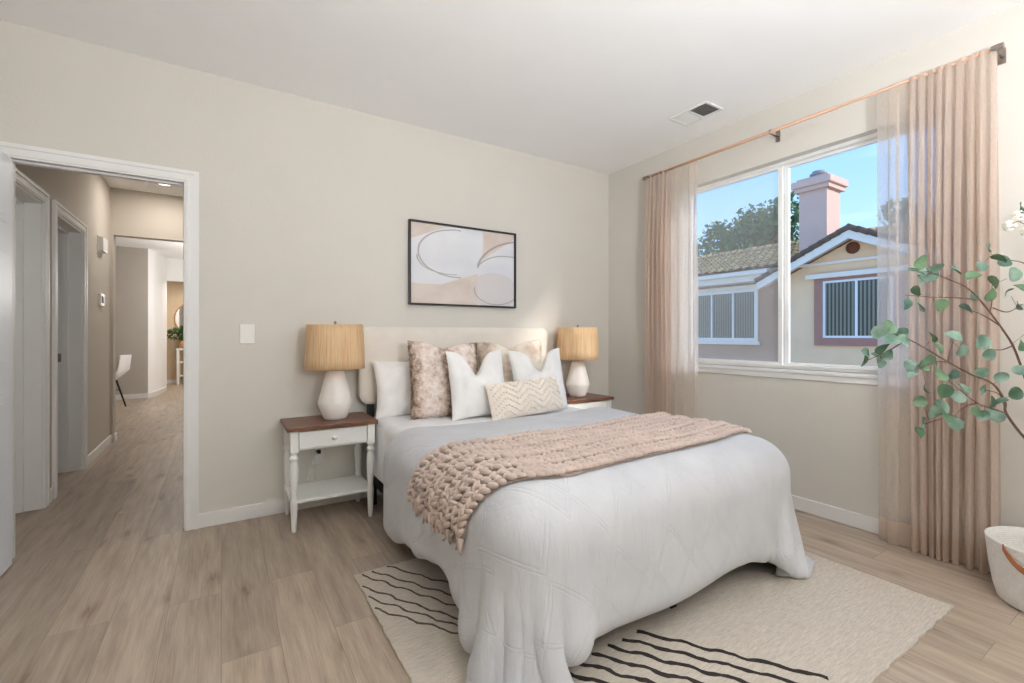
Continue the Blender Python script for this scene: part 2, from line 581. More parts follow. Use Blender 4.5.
def tile_mat():
    t = NT('clay_roof_tiles')
    v = t.coord()
    sp = t.n('ShaderNodeSeparateXYZ')
    t.l(v, sp.inputs[0])
    cb = t.n('ShaderNodeCombineXYZ')
    t.l(sp.outputs['Y'], cb.inputs[0])
    t.l(t.math('MULTIPLY', sp.outputs['X'], 1.0), cb.inputs[1])
    br = t.n('ShaderNodeTexBrick', Scale=1.0, Mortar__Size=0.03, Brick__Width=0.25, Row__Height=0.30)
    br.inputs['Color1'].default_value = srgb(255, 208, 136)
    br.inputs['Color2'].default_value = srgb(206, 150, 96)
    br.inputs['Mortar'].default_value = srgb(84, 66, 52)
    t.l(cb.outputs[0], br.inputs['Vector'])
    t.l(t.mix(0.3, br.outputs['Color'], t.ramp(t.noise(v, 6, 4, 0.7), [(0.35, srgb(110, 88, 66)), (0.65, srgb(250, 214, 160))])), t.b.inputs['Base Color'])
    t.b.inputs['Roughness'].default_value = 0.9
    return t.m


M['tiles'] = tile_mat()


def cotton_rope():
    t = NT('white_coiled_rope')
    v = t.coord()
    sp = t.n('ShaderNodeSeparateXYZ')
    t.l(v, sp.inputs[0])
    w = t.math('ABSOLUTE', t.math('SINE', t.math('MULTIPLY', sp.outputs['Z'], 380.0)))
    t.l(t.ramp(t.noise(v, 60, 3), [(0.3, srgb(236, 233, 228)), (0.7, srgb(246, 244, 240))]), t.b.inputs['Base Color'])
    t.b.inputs['Roughness'].default_value = 0.9
    t.bump(w, 0.5, 0.005)
    return t.m


M['rope'] = cotton_rope()


def emit(name, col, s):
    t = NT(name)
    t.b.inputs['Emission Color'].default_value = col
    t.b.inputs['Emission Strength'].default_value = s
    t.b.inputs['Base Color'].default_value = col
    return t.m


M['lamp_on'] = emit('lit_diffuser', (1, 0.95, 0.88, 1), 6)


# ------------------------------------------------------------------ mesh helpers
class MB:
    """collects shapes into one mesh"""

    def __init__(s):
        s.v, s.f, s.mi, s.sm = [], [], [], []

    def add(s, verts, faces, mi=0, smooth=False):
        o = len(s.v)
        s.v += [tuple(p) for p in verts]
        s.f += [tuple(i + o for i in f) for f in faces]
        s.mi += [mi] * len(faces)
        s.sm += [smooth] * len(faces)
        return s

    def box(s, x0, x1, y0, y1, z0, z1, mi=0, bev=0.0):
        if bev <= 0:
            v = [(x, y, z) for x in (x0, x1) for y in (y0, y1) for z in (z0, z1)]
            s.add(v, [(0, 1, 3, 2), (4, 6, 7, 5), (0, 4, 5, 1), (2, 3, 7, 6), (0, 2, 6, 4), (1, 5, 7, 3)], mi)
            return s
        import bmesh
        bm = bmesh.new()
        bmesh.ops.create_cube(bm, size=1)
        for q in bm.verts:
            q.co = Vector(((x0 + x1) / 2 + q.co.x * (x1 - x0), (y0 + y1) / 2 + q.co.y * (y1 - y0), (z0 + z1) / 2 + q.co.z * (z1 - z0)))
        b = min(bev, (x1 - x0) * .45, (y1 - y0) * .45, (z1 - z0) * .45)
        bmesh.ops.bevel(bm, geom=bm.edges[:], offset=b, segments=3, affect='EDGES', profile=0.5)
        bm.verts.index_update()
        s.add([q.co[:] for q in bm.verts], [[q.index for q in f.verts] for f in bm.faces], mi, False)
        bm.free()
        return s

    def lathe(s, prof, c=(0, 0, 0), n=32, mi=0, cap=True, smooth=True, sx=1.0, sy=1.0):
        vs, fs = [], []
        for r, z in prof:
            for k in range(n):
                a = 2 * PI * k / n
                vs.append((c[0] + r * math.cos(a) * sx, c[1] + r * math.sin(a) * sy, c[2] + z))
        for i in range(len(prof) - 1):
            for k in range(n):
                k2 = (k + 1) % n
                fs.append((i * n + k, i * n + k2, (i + 1) * n + k2, (i + 1) * n + k))
        s.add(vs, fs, mi, smooth)
        if cap:
            s.add(vs[:n], [tuple(range(n))[::-1]], mi)
            s.add(vs[-n:], [tuple(range(n))], mi)
        return s

    def tube(s, pts, rad, n=8, mi=0, smooth=True, cap=True):
        pts = [Vector(p) for p in pts]
        rs = rad if isinstance(rad, (list, tuple)) else [rad] * len(pts)
        vs, fs = [], []
        up = Vector((0, 0, 1))
        for i, p in enumerate(pts):
            d = (pts[min(i + 1, len(pts) - 1)] - pts[max(i - 1, 0)]).normalized()
            a = d.cross(up if abs(d.z) < 0.95 else Vector((1, 0, 0))).normalized()
            b = d.cross(a)
            for k in range(n):
                t = 2 * PI * k / n
                vs.append(p + (a * math.cos(t) + b * math.sin(t)) * rs[i])
        for i in range(len(pts) - 1):
            for k in range(n):
                k2 = (k + 1) % n
                fs.append((i * n + k, i * n + k2, (i + 1) * n + k2, (i + 1) * n + k))
        if cap:
            fs.append(tuple(range(n))[::-1])
            fs.append(tuple(range((len(pts) - 1) * n, len(pts) * n)))
        s.add(vs, fs, mi, smooth)
        return s

    def prism(s, poly, axis, a, b, mi=0):
        """extrude polygon (2 coords) along axis from a to b"""
        def P(p, t):
            if axis == 'x':
                return (t, p[0], p[1])
            if axis == 'y':
                return (p[0], t, p[1])
            return (p[0], p[1], t)
        n = len(poly)
        vs = [P(p, a) for p in poly] + [P(p, b) for p in poly]
        fs = [tuple(range(n)), tuple(range(n, 2 * n))[::-1]] + [(i, i + n, (i + 1) % n + n, (i + 1) % n) for i in range(n)]
        s.add(vs, fs, mi)
        return s

    def build(s, name, mats, parent=None, origin=None):
        me = bpy.data.meshes.new(name)
        o = Vector(origin) if origin else None
        vs = [tuple(Vector(p) - o) for p in s.v] if o else s.v
        me.from_pydata(vs, [], s.f)
        if not isinstance(mats, (list, tuple)):
            mats = [mats]
        for m in mats:
            me.materials.append(m)
        me.polygons.foreach_set('material_index', s.mi)
        me.polygons.foreach_set('use_smooth', s.sm)
        me.validate()
        me.update()
        fix_normals(me)
        ob = bpy.data.objects.new(name, me)
        COL.objects.link(ob)
        if o:
            ob.location = o
        if parent:
            ob.parent = parent
        return ob


def fix_normals(me):
    import bmesh
    bm = bmesh.new()
    bm.from_mesh(me)
    bmesh.ops.recalc_face_normals(bm, faces=bm.faces)
    bm.to_mesh(me)
    bm.free()


def tag(o, label=None, cat=None, group=None, kind=None):
    if label:
        o['label'] = label
    if cat:
        o['category'] = cat
    if group:
        o['group'] = group
    if kind:
        o['kind'] = kind
    return o


def thing(name, label, cat, loc=(0, 0, 0), rz=0, group=None):
    o = bpy.data.objects.new(name, None)
    COL.objects.link(o)
    o.location = loc
    o.rotation_euler = (0, 0, rz)
    return tag(o, label, cat, group)


def frame_yz(mb, x0, x1, y0, y1, z0, z1, w, bev=0.0, wz=None):
    """four bars around an opening in a plane of constant x, butted at the corners"""
    wz = wz or w
    mb.box(x0, x1, y0, y0 + w, z0, z1, bev=bev)
    mb.box(x0, x1, y1 - w, y1, z0, z1, bev=bev)
    mb.box(x0 + 0.0005, x1 - 0.0005, y0 + w, y1 - w, z0, z0 + wz)
    mb.box(x0 + 0.0005, x1 - 0.0005, y0 + w, y1 - w, z1 - wz, z1)


def struct(mb, name, mat, label=None):
    o = mb.build(name, mat)
    return tag(o, label, None, None, 'structure')


def kids(o):
    return [c for c in bpy.data.objects if c.parent == o]


def copy_tree(o, parent=None):
    c = o.copy()
    COL.objects.link(c)
    c.parent = parent
    for ch in kids(o):
        copy_tree(ch, c)
    return c


def smooth_obj(o):
    for p in o.data.polygons:
        p.use_smooth = True


# ------------------------------------------------------------------ room shell
H = 2.74
DX0, DX1, DH = -4.15, -3.412, 2.06      # bedroom door opening in the back wall
LX = -4.95                              # left wall of the bedroom
RY = -5.2                               # rear wall
WT = 0.12
WY0, WY1, WZ0, WZ1 = -2.50, -0.84, 0.925, 2.36   # window opening in the right wall
HX = -4.24                              # hall left wall face

mb = MB()
mb.box(LX - 0.12, 0.2, RY - 0.12, 0.0, -0.12, 0.0)
mb.box(HX - 2.0, -3.15, 0.0, 3.14, -0.12, 0.0)
mb.box(-8.0, 0.0, 3.14, 11.2, -0.12, 0.0)
struct(mb, 'floor', M['floor'], 'light oak plank floor running from the bedroom into the hall')

mb = MB().box(LX - 0.12, 0.2, RY - 0.12, WT, H, H + 0.12)
struct(mb, 'ceiling', M['ceiling'], 'white bedroom ceiling')
mb = MB().box(HX - 0.3, -3.03, WT, 3.26, H, H + 0.12)
mb.box(-8.0, 0.0, 3.26, 11.2, H, H + 0.12)
struct(mb, 'ceiling_hall', M['ceiling'], 'white ceiling of the hall and the room beyond')

mb = MB()
mb.box(LX, DX0 - 0.02, 0, WT, 0, H)
mb.box(DX0 - 0.02, DX1 + 0.02, 0, WT, DH + 0.02, H)
mb.box(DX1 + 0.02, 0.0, 0, WT, 0, H)
struct(mb, 'wall_back', M['wall'], 'pale greige wall behind the bed')

XR = 0.16
mb = MB()
mb.box(0, XR, RY, WY0, 0, H)
mb.box(0, XR, WY1, WT, 0, H)
mb.box(0, XR, WY0, WY1, 0, WZ0)
mb.box(0, XR, WY0, WY1, WZ1, H)
struct(mb, 'wall_right', M['wall'], 'pale greige wall around the window')
struct(MB().box(LX - 0.12, LX, RY, WT, 0, H), 'wall_left', M['wall'])
struct(MB().box(LX, 0, RY - 0.12, RY, 0, H), 'wall_rear', M['wall'])


def baseboard(name, pts_box, label=None):
    mb = MB()
    for (x0, x1, y0, y1) in pts_box:
        mb.box(x0, x1, y0, y1, 0.0, 0.088, bev=0.004)
    return struct(mb, name, M['trim'], label)


baseboard('baseboard_back', [(DX1 + 0.065, 0.0, -0.014, 0.0), (LX, DX0 - 0.07, -0.014, 0.0)], 'white baseboard under the bed wall')
baseboard('baseboard_right', [(-0.014, 0.0, RY, 0.0)], 'white baseboard under the window wall')
baseboard('baseboard_left', [(LX, LX + 0.014, RY, 0.0)])

# bedroom door casing (stepped profile)
mb = MB()
for (w0, w1, d) in ((0.0, 0.072, 0.012), (0.010, 0.026, 0.018), (0.050, 0.0715, 0.020)):
    ix0, ix1, iz = DX0 + 0.004, DX1 - 0.004, DH - 0.004
    mb.box(ix1 + w0, ix1 + w1, -d, 0.0, 0, iz + w1)
    mb.box(ix0 - w1, ix0 - w0, -d, 0.0, 0, iz + w1)
    mb.box(ix0 - w0, ix1 + w0, -d, 0.0, iz + w0, iz + w1)
    mb.box(ix1 + w0, ix1 + w1, WT, WT + d, 0, iz + w1)
struct(mb, 'trim_1', M['trim'], 'white casing around the bedroom doorway')
mb = MB()
mb.box(DX1, DX1 + 0.02, 0, WT, 0, DH)
mb.box(DX0 - 0.02, DX0, 0, WT, 0, DH)
mb.box(DX0 - 0.02, DX1 + 0.02, 0, WT, DH, DH + 0.02)
mb.box(DX1 - 0.011, DX1, 0.042, 0.075, 0, DH)
mb.box(DX0, DX0 + 0.011, 0.042, 0.075, 0, DH)
mb.box(DX0, DX1, 0.042, 0.075, DH - 0.011, DH)
tj = struct(mb, 'trim_2', M['trim'], 'white jamb and stop of the bedroom doorway')
MB().box(DX1 - 0.002, DX1 + 0.001, 0.008, 0.034, 0.95, 1.01).build('strike_plate', M['steel'], tj)['label'] = 'steel strike plate'

# open bedroom door, swung 90 degrees towards the camera
d1 = MB()
dx = DX0 + 0.022
d1.box(dx - 0.018, dx + 0.014, -0.80, -0.055, 0.012, 2.035, bev=0.002)
door = struct(d1, 'door_1', M['door_white'], 'white panelled bedroom door standing open at the left edge')
for (y0, y1) in ((-0.365, -0.115), (-0.68, -0.43)):
    for (z0, z1) in ((0.22, 0.86), (1.0, 1.58), (1.70, 1.93)):
        p = MB()
        p.box(dx + 0.010, dx + 0.018, y0, y1, z0, z1, bev=0.005)
        p.box(dx + 0.012, dx + 0.021, y0 + 0.03, y1 - 0.03, z0 + 0.03, z1 - 0.03, bev=0.006)
        p.build('door_panel', M['door_white'], door)
for z in (0.25, 1.05, 1.85):
    MB().lathe([(0.006, -0.045), (0.006, 0.045)], (dx - 0.002, -0.032, z), 10).build('hinge', M['steel'], door)
hb = MB().lathe([(0.012, 0), (0.012, 0.03), (0.026, 0.045), (0.028, 0.06), (0.018, 0.072)], n=20)
hb.v = [(dx + 0.014 + z, -0.71 + x, 0.96 + y) for (x, y, z) in hb.v]
hb.build('door_knob', M['steel'], door)

# ------------------------------------------------------------------ window
wf = MB()
gx = 0.085
fy0, fy1, fz0, fz1 = WY0, WY1, WZ0, WZ1
fr = 0.022
frame_yz(wf, gx - 0.02, gx + 0.05, fy0, fy1, fz0, fz1, fr)
win = tag(wf.build('window_1', M['vinyl']), 'white framed sliding window over the bed side', None, None, 'structure')
YM = -1.622


def sash(y0, y1, xo, w=0.028):
    s = MB()
    frame_yz(s, xo, xo + 0.022, y0, y1, fz0 + fr, fz1 - fr, w, wz=0.018)
    o = s.build('window_sash', M['vinyl'], win)
    MB().box(xo + 0.009, xo + 0.013, y0 + w, y1 - w, fz0 + fr + w, fz1 - fr - w).build('window_pane', M['glass'], o)
    return o


sl = sash(YM - 0.004, fy1 - fr, gx - 0.008)
sr = sash(fy0 + fr, YM - 0.004, gx + 0.018, 0.03)
MB().box(gx - 0.022, gx - 0.008, YM - 0.012, YM + 0.004, 1.30, 1.42, bev=0.004).build('window_latch', M['vinyl'], win)
sc_ = MB().box(gx + 0.045, gx + 0.047, YM, fy1 - fr, fz0 + fr, fz1 - fr)
sc_.build('insect_screen', M['screen'], win)
# sill board and apron
mb = MB()
mb.box(-0.022, gx - 0.02, WY0 - 0.03, WY1 + 0.03, WZ0 - 0.026, WZ0, bev=0.006)
mb.box(-0.012, 0.0, WY0 - 0.02, WY1 + 0.02, WZ0 - 0.062, WZ0 - 0.026, bev=0.003)
struct(mb, 'trim_3', M['trim'], 'white window sill and apron')

# ------------------------------------------------------------------ hall and the rooms beyond
mb = MB()
T = 0.2
mb.box(HX - T, HX, WT, 0.18, 0, H)
mb.box(HX - T, HX, 0.18, 0.93, 2.04, H)
mb.box(HX - T, HX, 0.93, 1.20, 0, H)
mb.box(HX - T, HX, 1.20, 1.97, 2.04, H)
mb.box(HX - T, HX, 1.97, 3.14, 0, H)
mb.box(LX, HX - T, WT, WT + 0.1, 0, H)
struct(mb, 'wall_hall_left', M['hall_wall'], 'greige left wall of the hall with two doorways')
struct(MB().box(-3.15, -3.03, WT, 3.14, 0, H), 'wall_hall_right', M['hall_wall'])
mb = MB()
mb.box(-8.0, -4.215, 3.14, 3.26, 0, H)
mb.box(-4.215, -3.15, 3.14, 3.26, 2.235, H)
mb.box(-3.15, 0.0, 3.14, 3.26, 0, H)
struct(mb, 'wall_hall_end', M['hall_wall'], 'beige end wall of the hall above its opening')
baseboard('baseboard_hall', [(HX, HX + 0.014, 2.06, 3.14), (HX, -4.215, 3.126, 3.14), (-4.215, -4.201, 3.126, 3.26), (HX, HX + 0.014, 1.015, 1.13)],
          'white baseboard along the left side of the hall')
for i, (y0, y1) in enumerate(((0.18, 0.93), (1.20, 1.97))):
    mb = MB()
    for (w0, w1, d) in ((0.0, 0.07, 0.012), (0.05, 0.0695, 0.02), (0.01, 0.025, 0.017)):
        for (a, b) in ((y1 + w0, y1 + w1), (y0 - w1, y0 - w0)):
            mb.box(HX, HX + d, a, b, 0, 2.04 + w1)
        mb.box(HX, HX + d, y0 - w0, y1 + w0, 2.04 + w0, 2.04 + w1)
    mb.box(HX - T, HX, y1 - 0.015, y1, 0, 2.04)
    mb.box(HX - T, HX, y0, y0 + 0.015, 0, 2.04)
    mb.box(HX - T, HX, y0, y1, 2.025, 2.04)
    mb.box(HX - 0.12, HX - 0.085, y1 - 0.03, y1 - 0.015, 0, 2.04)
    mb.box(HX - 0.12, HX - 0.085, y0, y1, 2.005, 2.025)
    tt = struct(mb, 'trim_%d' % (4 + i), M['trim'], ('white casing of the nearer doorway in the hall', 'white casing of the farther doorway in the hall')[i])
    if i == 1:
        MB().box(HX - 0.17, HX - 0.13, y1 - 0.018, y1 - 0.0135, 0.93, 1.0).build('strike_plate', M['steel'], tt)
# closed door in the nearer hall doorway, dark room behind the farther one
d2 = struct(MB().box(HX - 0.20, HX - 0.165, 0.195, 0.915, 0.01, 2.025, bev=0.002), 'door_2', M['trim'], 'closed white door in the nearer hall doorway')
MB().box(HX - 0.166, HX - 0.158, 0.33, 0.78, 0.2, 0.9, bev=0.004).build('door_panel', M['trim'], d2)
MB().box(HX - 0.166, HX - 0.158, 0.33, 0.78, 1.05, 1.9, bev=0.004).build('door_panel', M['trim'], d2)
mb = MB()
mb.box(HX - 1.9, HX - 1.85, 1.0, 3.14, 0, H)
mb.box(HX - 1.9, HX - T, 0.98, 1.02, 0, H)
mb.box(HX - 1.9, HX - T, 1.0, 3.14, H, H + 0.05)
struct(mb, 'wall_side_room', M['hall_wall'], 'walls of the dim room off the hall')
cb = thing('tall_cabinet', 'black cabinet in the dim room behind the farther hall doorway', 'cabinet', (-5.10, 2.8, 0))
MB().box(-0.55, 0.5, -0.2, 0.22, 0.06, 1.12, bev=0.01).build('cabinet_body', M['black'], cb)
MB().box(-0.57, 0.52, -0.22, 0.24, 1.12, 1.15, bev=0.004).build('cabinet_top', M['furn_white'], cb)
MB().box(-0.5, 0.45, -0.18, 0.2, 0.0, 0.06).build('plinth', M['black'], cb)

# great room
mb = MB()
mb.box(-8.0, -4.375, 7.37, 7.49, 0, H)
struct(mb, 'wall_far_left', simple('grey_paint', srgb(188, 182, 173), 0.9, 0.02), 'grey wall seen down the hall')
mb = MB()
mb.prism([(-4.375, 7.37), (-4.30, 7.65), (-4.20, 8.50), (-4.20, 8.62), (-4.6, 8.62), (-4.6, 7.49)], 'z', 0, H)
mb.box(-4.20, -2.0, 8.50, 8.62, 2.28, H)
mb.box(-2.9, 0.0, 8.50, 8.62, 0, H)
struct(mb, 'wall_far_middle', M['ceiling'], 'white wall with an opening beyond the grey wall')
struct(MB().box(-6.0, 0.0, 10.25, 10.37, 0, H), 'wall_far_end', simple('warm_paint', srgb(206, 186, 160), 0.9, 0.02), 'warm beige wall of the entry')
struct(MB().box(-5.0, -4.9, 8.62, 10.25, 0, H), 'wall_entry_left', M['hall_wall'])
struct(MB().box(-0.12, 0.0, 3.26, 11.2, 0, H), 'wall_far_right', M['hall_wall'])
mb = MB()
mb.box(-8.0, -7.88, 3.26, 7.37, 0, H)
struct(mb, 'wall_great_room_left', M['hall_wall'])
mb = MB()
mb.box(-8.0, -4.37, 7.356, 7.37, 0, 0.09)
mb.prism([(-4.37, 7.352), (-4.285, 7.65), (-4.186, 8.50), (-4.2, 8.5), (-4.30, 7.65), (-4.38, 7.37)], 'z', 0, 0.09)
mb.box(-4.9, -3.0, 10.236, 10.25, 0, 0.09)
struct(mb, 'baseboard_far', M['trim'], 'white baseboard of the room beyond the hall')

# hall fittings
t = thing('door_chime', 'small white door chime box high on the hall wall', 'chime', (HX, 2.63, 2.04))
MB().box(0, 0.045, -0.10, 0.10, -0.07, 0.07, bev=0.008).build('cover', M['plastic'], t)
MB().box(0, 0.008, -0.11, 0.11, -0.08, 0.08).build('back_plate', M['plastic'], t)
t = thing('thermostat', 'white thermostat and switch plate on the hall wall below the chime', 'thermostat', (HX, 2.66, 1.5))
MB().box(0, 0.02, -0.09, 0.07, -0.06, 0.06, bev=0.005).build('housing', M['plastic'], t)
MB().box(0.02, 0.023, -0.06, -0.02, -0.03, 0.04, bev=0.001).build('display', M['dark'], t)
MB().box(0.02, 0.026, 0.01, 0.035, -0.03, 0.03, bev=0.002).build('switch_paddle', M['steel'], t)
t = thing('recessed_light', 'round lit recessed light in the hall ceiling', 'ceiling light', (-3.738, 2.655, H))
MB().lathe([(0.072, -0.002), (0.098, -0.006), (0.102, 0.0)], n=32, cap=False).build('trim_ring', M['trim'], t)
MB().lathe([(0.001, -0.0035), (0.074, -0.0035)], n=32, cap=False).build('lens', M['lamp_on'], t)


def shell_chair():
    t = thing('dining_chair', 'white shell dining chair with dark legs seen beyond the hall opening', 'chair', (-4.80, 6.15, 0), R(-15))
    s = MB()
    prof = [(0.22, 0.47), (0.16, 0.45), (0.0, 0.44), (-0.14, 0.45), (-0.2, 0.5), (-0.225, 0.6), (-0.245, 0.74), (-0.26, 0.84)]
    n = 9
    vs, fs = [], []
    for th in (0.0, 0.014):
        for i, (x, z) in enumerate(prof):
            wd = 0.21 - 0.012 * max(0, i - 4)
            for k in range(n):
                q = -1 + 2 * k / (n - 1)
                rise = 0.05 * q * q
                vs.append((-x + (-rise * 0.6 if i > 4 else 0) * -1 - (th if i > 3 else 0) * -1, wd * q, z + (rise if i <= 4 else 0) - (th if i <= 3 else 0)))
    L = len(prof)
    for b in (0, 1):
        for i in range(L - 1):
            for k in range(n - 1):
                a = b * L * n + i * n + k
                fs.append((a, a + 1, a + n + 1, a + n))
    s.add(vs, fs, 0, True)
    s.build('seat_shell', M['chair_shell'], t)
    for sx_ in (-1, 1):
        for sy_ in (-1, 1):
            MB().tube([(0.12 * sx_, 0.12 * sy_, 0.44), (0.21 * sx_, 0.21 * sy_, 0.0)], [0.016, 0.011], 8).build('leg', M['black'], t)
    MB().tube([(-0.15, -0.15, 0.28), (0.15, 0.15, 0.28)], 0.007, 6).build('stretcher', M['black'], t)
    return t


shell_chair()

t = thing('console_table', 'white console table against the warm wall at the far end', 'table', (-3.55, 9.98, 0))
MB().box(-0.58, 0.58, -0.17, 0.17, 0.80, 0.84, bev=0.004).build('tabletop', M['furn_white'], t)
for z in (0.50, 0.18):
    MB().box(-0.53, 0.53, -0.14, 0.14, z, z + 0.03, bev=0.003).build('shelf', M['furn_white'], t)
for sx_ in (-1, 1):
    for sy_ in (-1, 1):
        MB().box(sx_ * 0.54 - 0.025, sx_ * 0.54 + 0.025, sy_ * 0.14 - 0.025, sy_ * 0.14 + 0.025, 0, 0.80, bev=0.003).build('leg', M['furn_white'], t)

t = thing('wall_mirror', 'round mirror with thin wooden rim above the far console table', 'mirror', (-3.76, 10.25, 1.55))
rim = MB()
N = 48
ring = [(math.cos(2 * PI * k / N) * 0.42, -0.02, math.sin(2 * PI * k / N) * 0.42) for k in range(N + 1)]
rim.tube(ring, 0.014, 8, cap=False)
rim.build('rim', M['basket_tan'], t)
gm = NT('mirror_glass')
gm.b.inputs['Metallic'].default_value = 1
gm.b.inputs['Roughness'].default_value = 0.04
gm.b.inputs['Base Color'].default_value = (0.85, 0.87, 0.88, 1)
dk = MB().lathe([(0.415, 0), (0.415, 0.012)], n=48)
dk.v = [(x, -0.006 - z, y) for (x, y, z) in dk.v]
dk.build('mirror_glass', gm.m, t)

t = thing('wicker_planter', 'woven tan planter with dark green leaves on the far console table', 'plant', (-3.93, 9.96, 0.84))
MB().lathe([(0.09, 0), (0.14, 0.05), (0.15, 0.12), (0.12, 0.18)], n=24).build('wicker_pot', M['basket_tan'], t)
fo = MB()
for i in range(420):
    a = random.uniform(0, 2 * PI)
    r = random.uniform(0.02, 0.30)
    c = Vector((r * math.cos(a) * 1.1 - 0.05, r * math.sin(a) * 0.45, 0.2 + random.uniform(0, 0.36) * (1 - r * 1.3)))
    q = Matrix.Rotation(random.uniform(0, 6), 3, Vector((random.gauss(0, 1), random.gauss(0, 1), random.gauss(0, 1))).normalized())
    s_ = random.uniform(0.035, 0.06)
    fo.add([c + q @ Vector(p) * s_ for p in ((-1, 0, 0), (0, -0.5, 0.1), (1, 0, 0), (0, 0.5, 0.1))], [(0, 1, 2, 3)])
fo.build('foliage', M['plant_dark'], t)

# ------------------------------------------------------------------ wall and ceiling fittings
t = thing('light_switch', 'white rocker light switch on the wall beside the doorway', 'switch', (-3.093, 0, 1.163))
MB().box(-0.040, 0.040, -0.007, 0, -0.062, 0.062, bev=0.003).build('cover_plate', M['plastic'], t)
MB().box(-0.017, 0.017, -0.012, -0.006, -0.034, 0.034, bev=0.002).build('rocker', M['plastic'], t)
t = thing('wall_outlet', 'white outlet plate low on the wall behind the left nightstand', 'outlet', (-2.678, 0, 0.344))
MB().box(-0.038, 0.038, -0.006, 0, -0.06, 0.06, bev=0.003).build('cover_plate', M['plastic'], t)
for z in (-0.026, 0.026):
    MB().box(-0.017, 0.017, -0.009, -0.005, z - 0.014, z + 0.014, bev=0.003).build('socket', M['plastic'], t)

t = thing('ceiling_vent', 'white slatted air vent in the ceiling near the window', 'vent', (-0.36, -1.25, H))
fr_ = MB()
vx, vy = 0.10, 0.155
for (x0, x1, y0, y1) in ((-vx + .018, vx - .018, -vy, -vy + .018), (-vx + .018, vx - .018, vy - .018, vy), (-vx, -vx + .018, -vy, vy), (vx - .018, vx, -vy, vy), (-vx + .018, vx - .018, -.008, .008)):
    fr_.box(x0, x1, y0, y1, -0.008, 0.0, bev=0.002)
fr_.build('vent_frame', M['trim'], t)
MB().box(-vx + .01, vx - .01, -vy + .01, vy - .01, -0.0015, -0.0005).build('duct_shadow', M['dark'], t)['label'] = 'dark sheet painted as the shade of the duct behind the slats'  # dark sheet carries the shade between the slats
for k in range(9):
    x = -vx + 0.026 + k * 0.0185
    for (y0, y1, ang) in ((-vy + .02, -.01, -0.9), (.01, vy - .02, 0.6)):
        sl_ = MB()
        dxx = 0.008 * (1 if ang > 0 else -1.6)
        sl_.add([(x, y0, -0.002), (x, y1, -0.002), (x + dxx, y1, -0.008), (x + dxx, y0, -0.008),
                 (x + .002, y0, -0.002), (x + .002, y1, -0.002), (x + dxx + .002, y1, -0.008), (x + dxx + .002, y0, -0.008)],
                [(0, 1, 2, 3), (7, 6, 5, 4), (0, 4, 5, 1), (1, 5, 6, 2), (2, 6, 7, 3), (3, 7, 4, 0)])
        sl_.build('vent_slat', M['trim'], t)

# picture
px0, px1, pz0, pz1 = -2.05, -1.105, 1.384, 2.021
t = thing('framed_picture', 'black framed abstract print in blush and white above the headboard', 'picture', (px0, -0.002, pz0))
fm = MB()
w, h = px1 - px0, pz1 - pz0
b = 0.014
for (x0, x1, z0, z1) in ((b, w - b, 0, b), (b, w - b, h - b, h), (0, b, 0, h), (w - b, w, 0, h)):
    fm.box(x0, x1, -0.036, 0, z0, z1, bev=0.002)
fm.build('picture_frame', M['frame_black'], t)
MB().box(b - .004, w - b + .004, -0.018, -0.004, b - .004, h - b + .004).build('art_print', M['art'], t)
MB().box(b - .002, w - b + .002, -0.026, -0.024, b - .002, h - b + .002).build('picture_glass', glass_mat('picture_glass', 0.0, gloss=0.09), t)


# ------------------------------------------------------------------ nightstands
def nightstand():
    t = thing('nightstand', 'white nightstand with walnut top standing left of the bed', 'nightstand', (-2.648, -0.2125, 0))
    hw, hd = 0.262, 0.192          # top half sizes
    MB().box(-hw, hw, -hd, hd, 0.592, 0.616, bev=0.003).build('tabletop', M['walnut'], t)
    ap = MB()
    ap.box(-0.21, 0.21, -0.150, 0.160, 0.472, 0.592)
    ap.box(-0.226, 0.226, -0.128, 0.15, 0.474, 0.592)
    ap.build('apron', M['furn_white'], t)
    dr = MB().box(-0.196, 0.196, -0.166, -0.14, 0.484, 0.584, bev=0.003).build('drawer', M['furn_white'], t)
    kb = MB().lathe([(0.006, 0), (0.006, 0.01), (0.014, 0.016), (0.016, 0.024), (0.010, 0.031), (0.001, 0.033)], n=20)
    kb.v = [(x, -0.166 - z, 0.535 + y) for (x, y, z) in kb.v]
    kb.build('knob', M['ceramic'], dr)
    MB().box(-0.238, 0.238, -0.170, 0.170, 0.165, 0.183, bev=0.004).build('shelf', M['furn_white'], t)
    prof = [(0.012, 0.0), (0.0145, 0.02), (0.021, 0.155), (0.022, 0.163), (0.021, 0.185), (0.017, 0.20), (0.016, 0.215), (0.020, 0.26),
            (0.0235, 0.33), (0.024, 0.37), (0.020, 0.405), (0.015, 0.415), (0.022, 0.422), (0.025, 0.432), (0.022, 0.443), (0.015, 0.449),
            (0.019, 0.458), (0.022, 0.468)]
    for sx_ in (-1, 1):
        for sy_ in (-1, 1):
            lg = MB()
            cx, cy = sx_ * 0.222, sy_ * 0.156
            lg.lathe(prof, (cx, cy, 0), 20)
            lg.box(cx - 0.022, cx + 0.022, cy - 0.022, cy + 0.022, 0.466, 0.592, bev=0.002)
            lg.build('leg', M['furn_white'], t)
    t['group'] = 'nightstands either side of the bed'
    return t


ns1 = nightstand()
ns2 = copy_tree(ns1)
ns2.location = (-0.585, -0.2125, 0)
ns2['label'] = 'white nightstand with walnut top in the corner right of the bed'


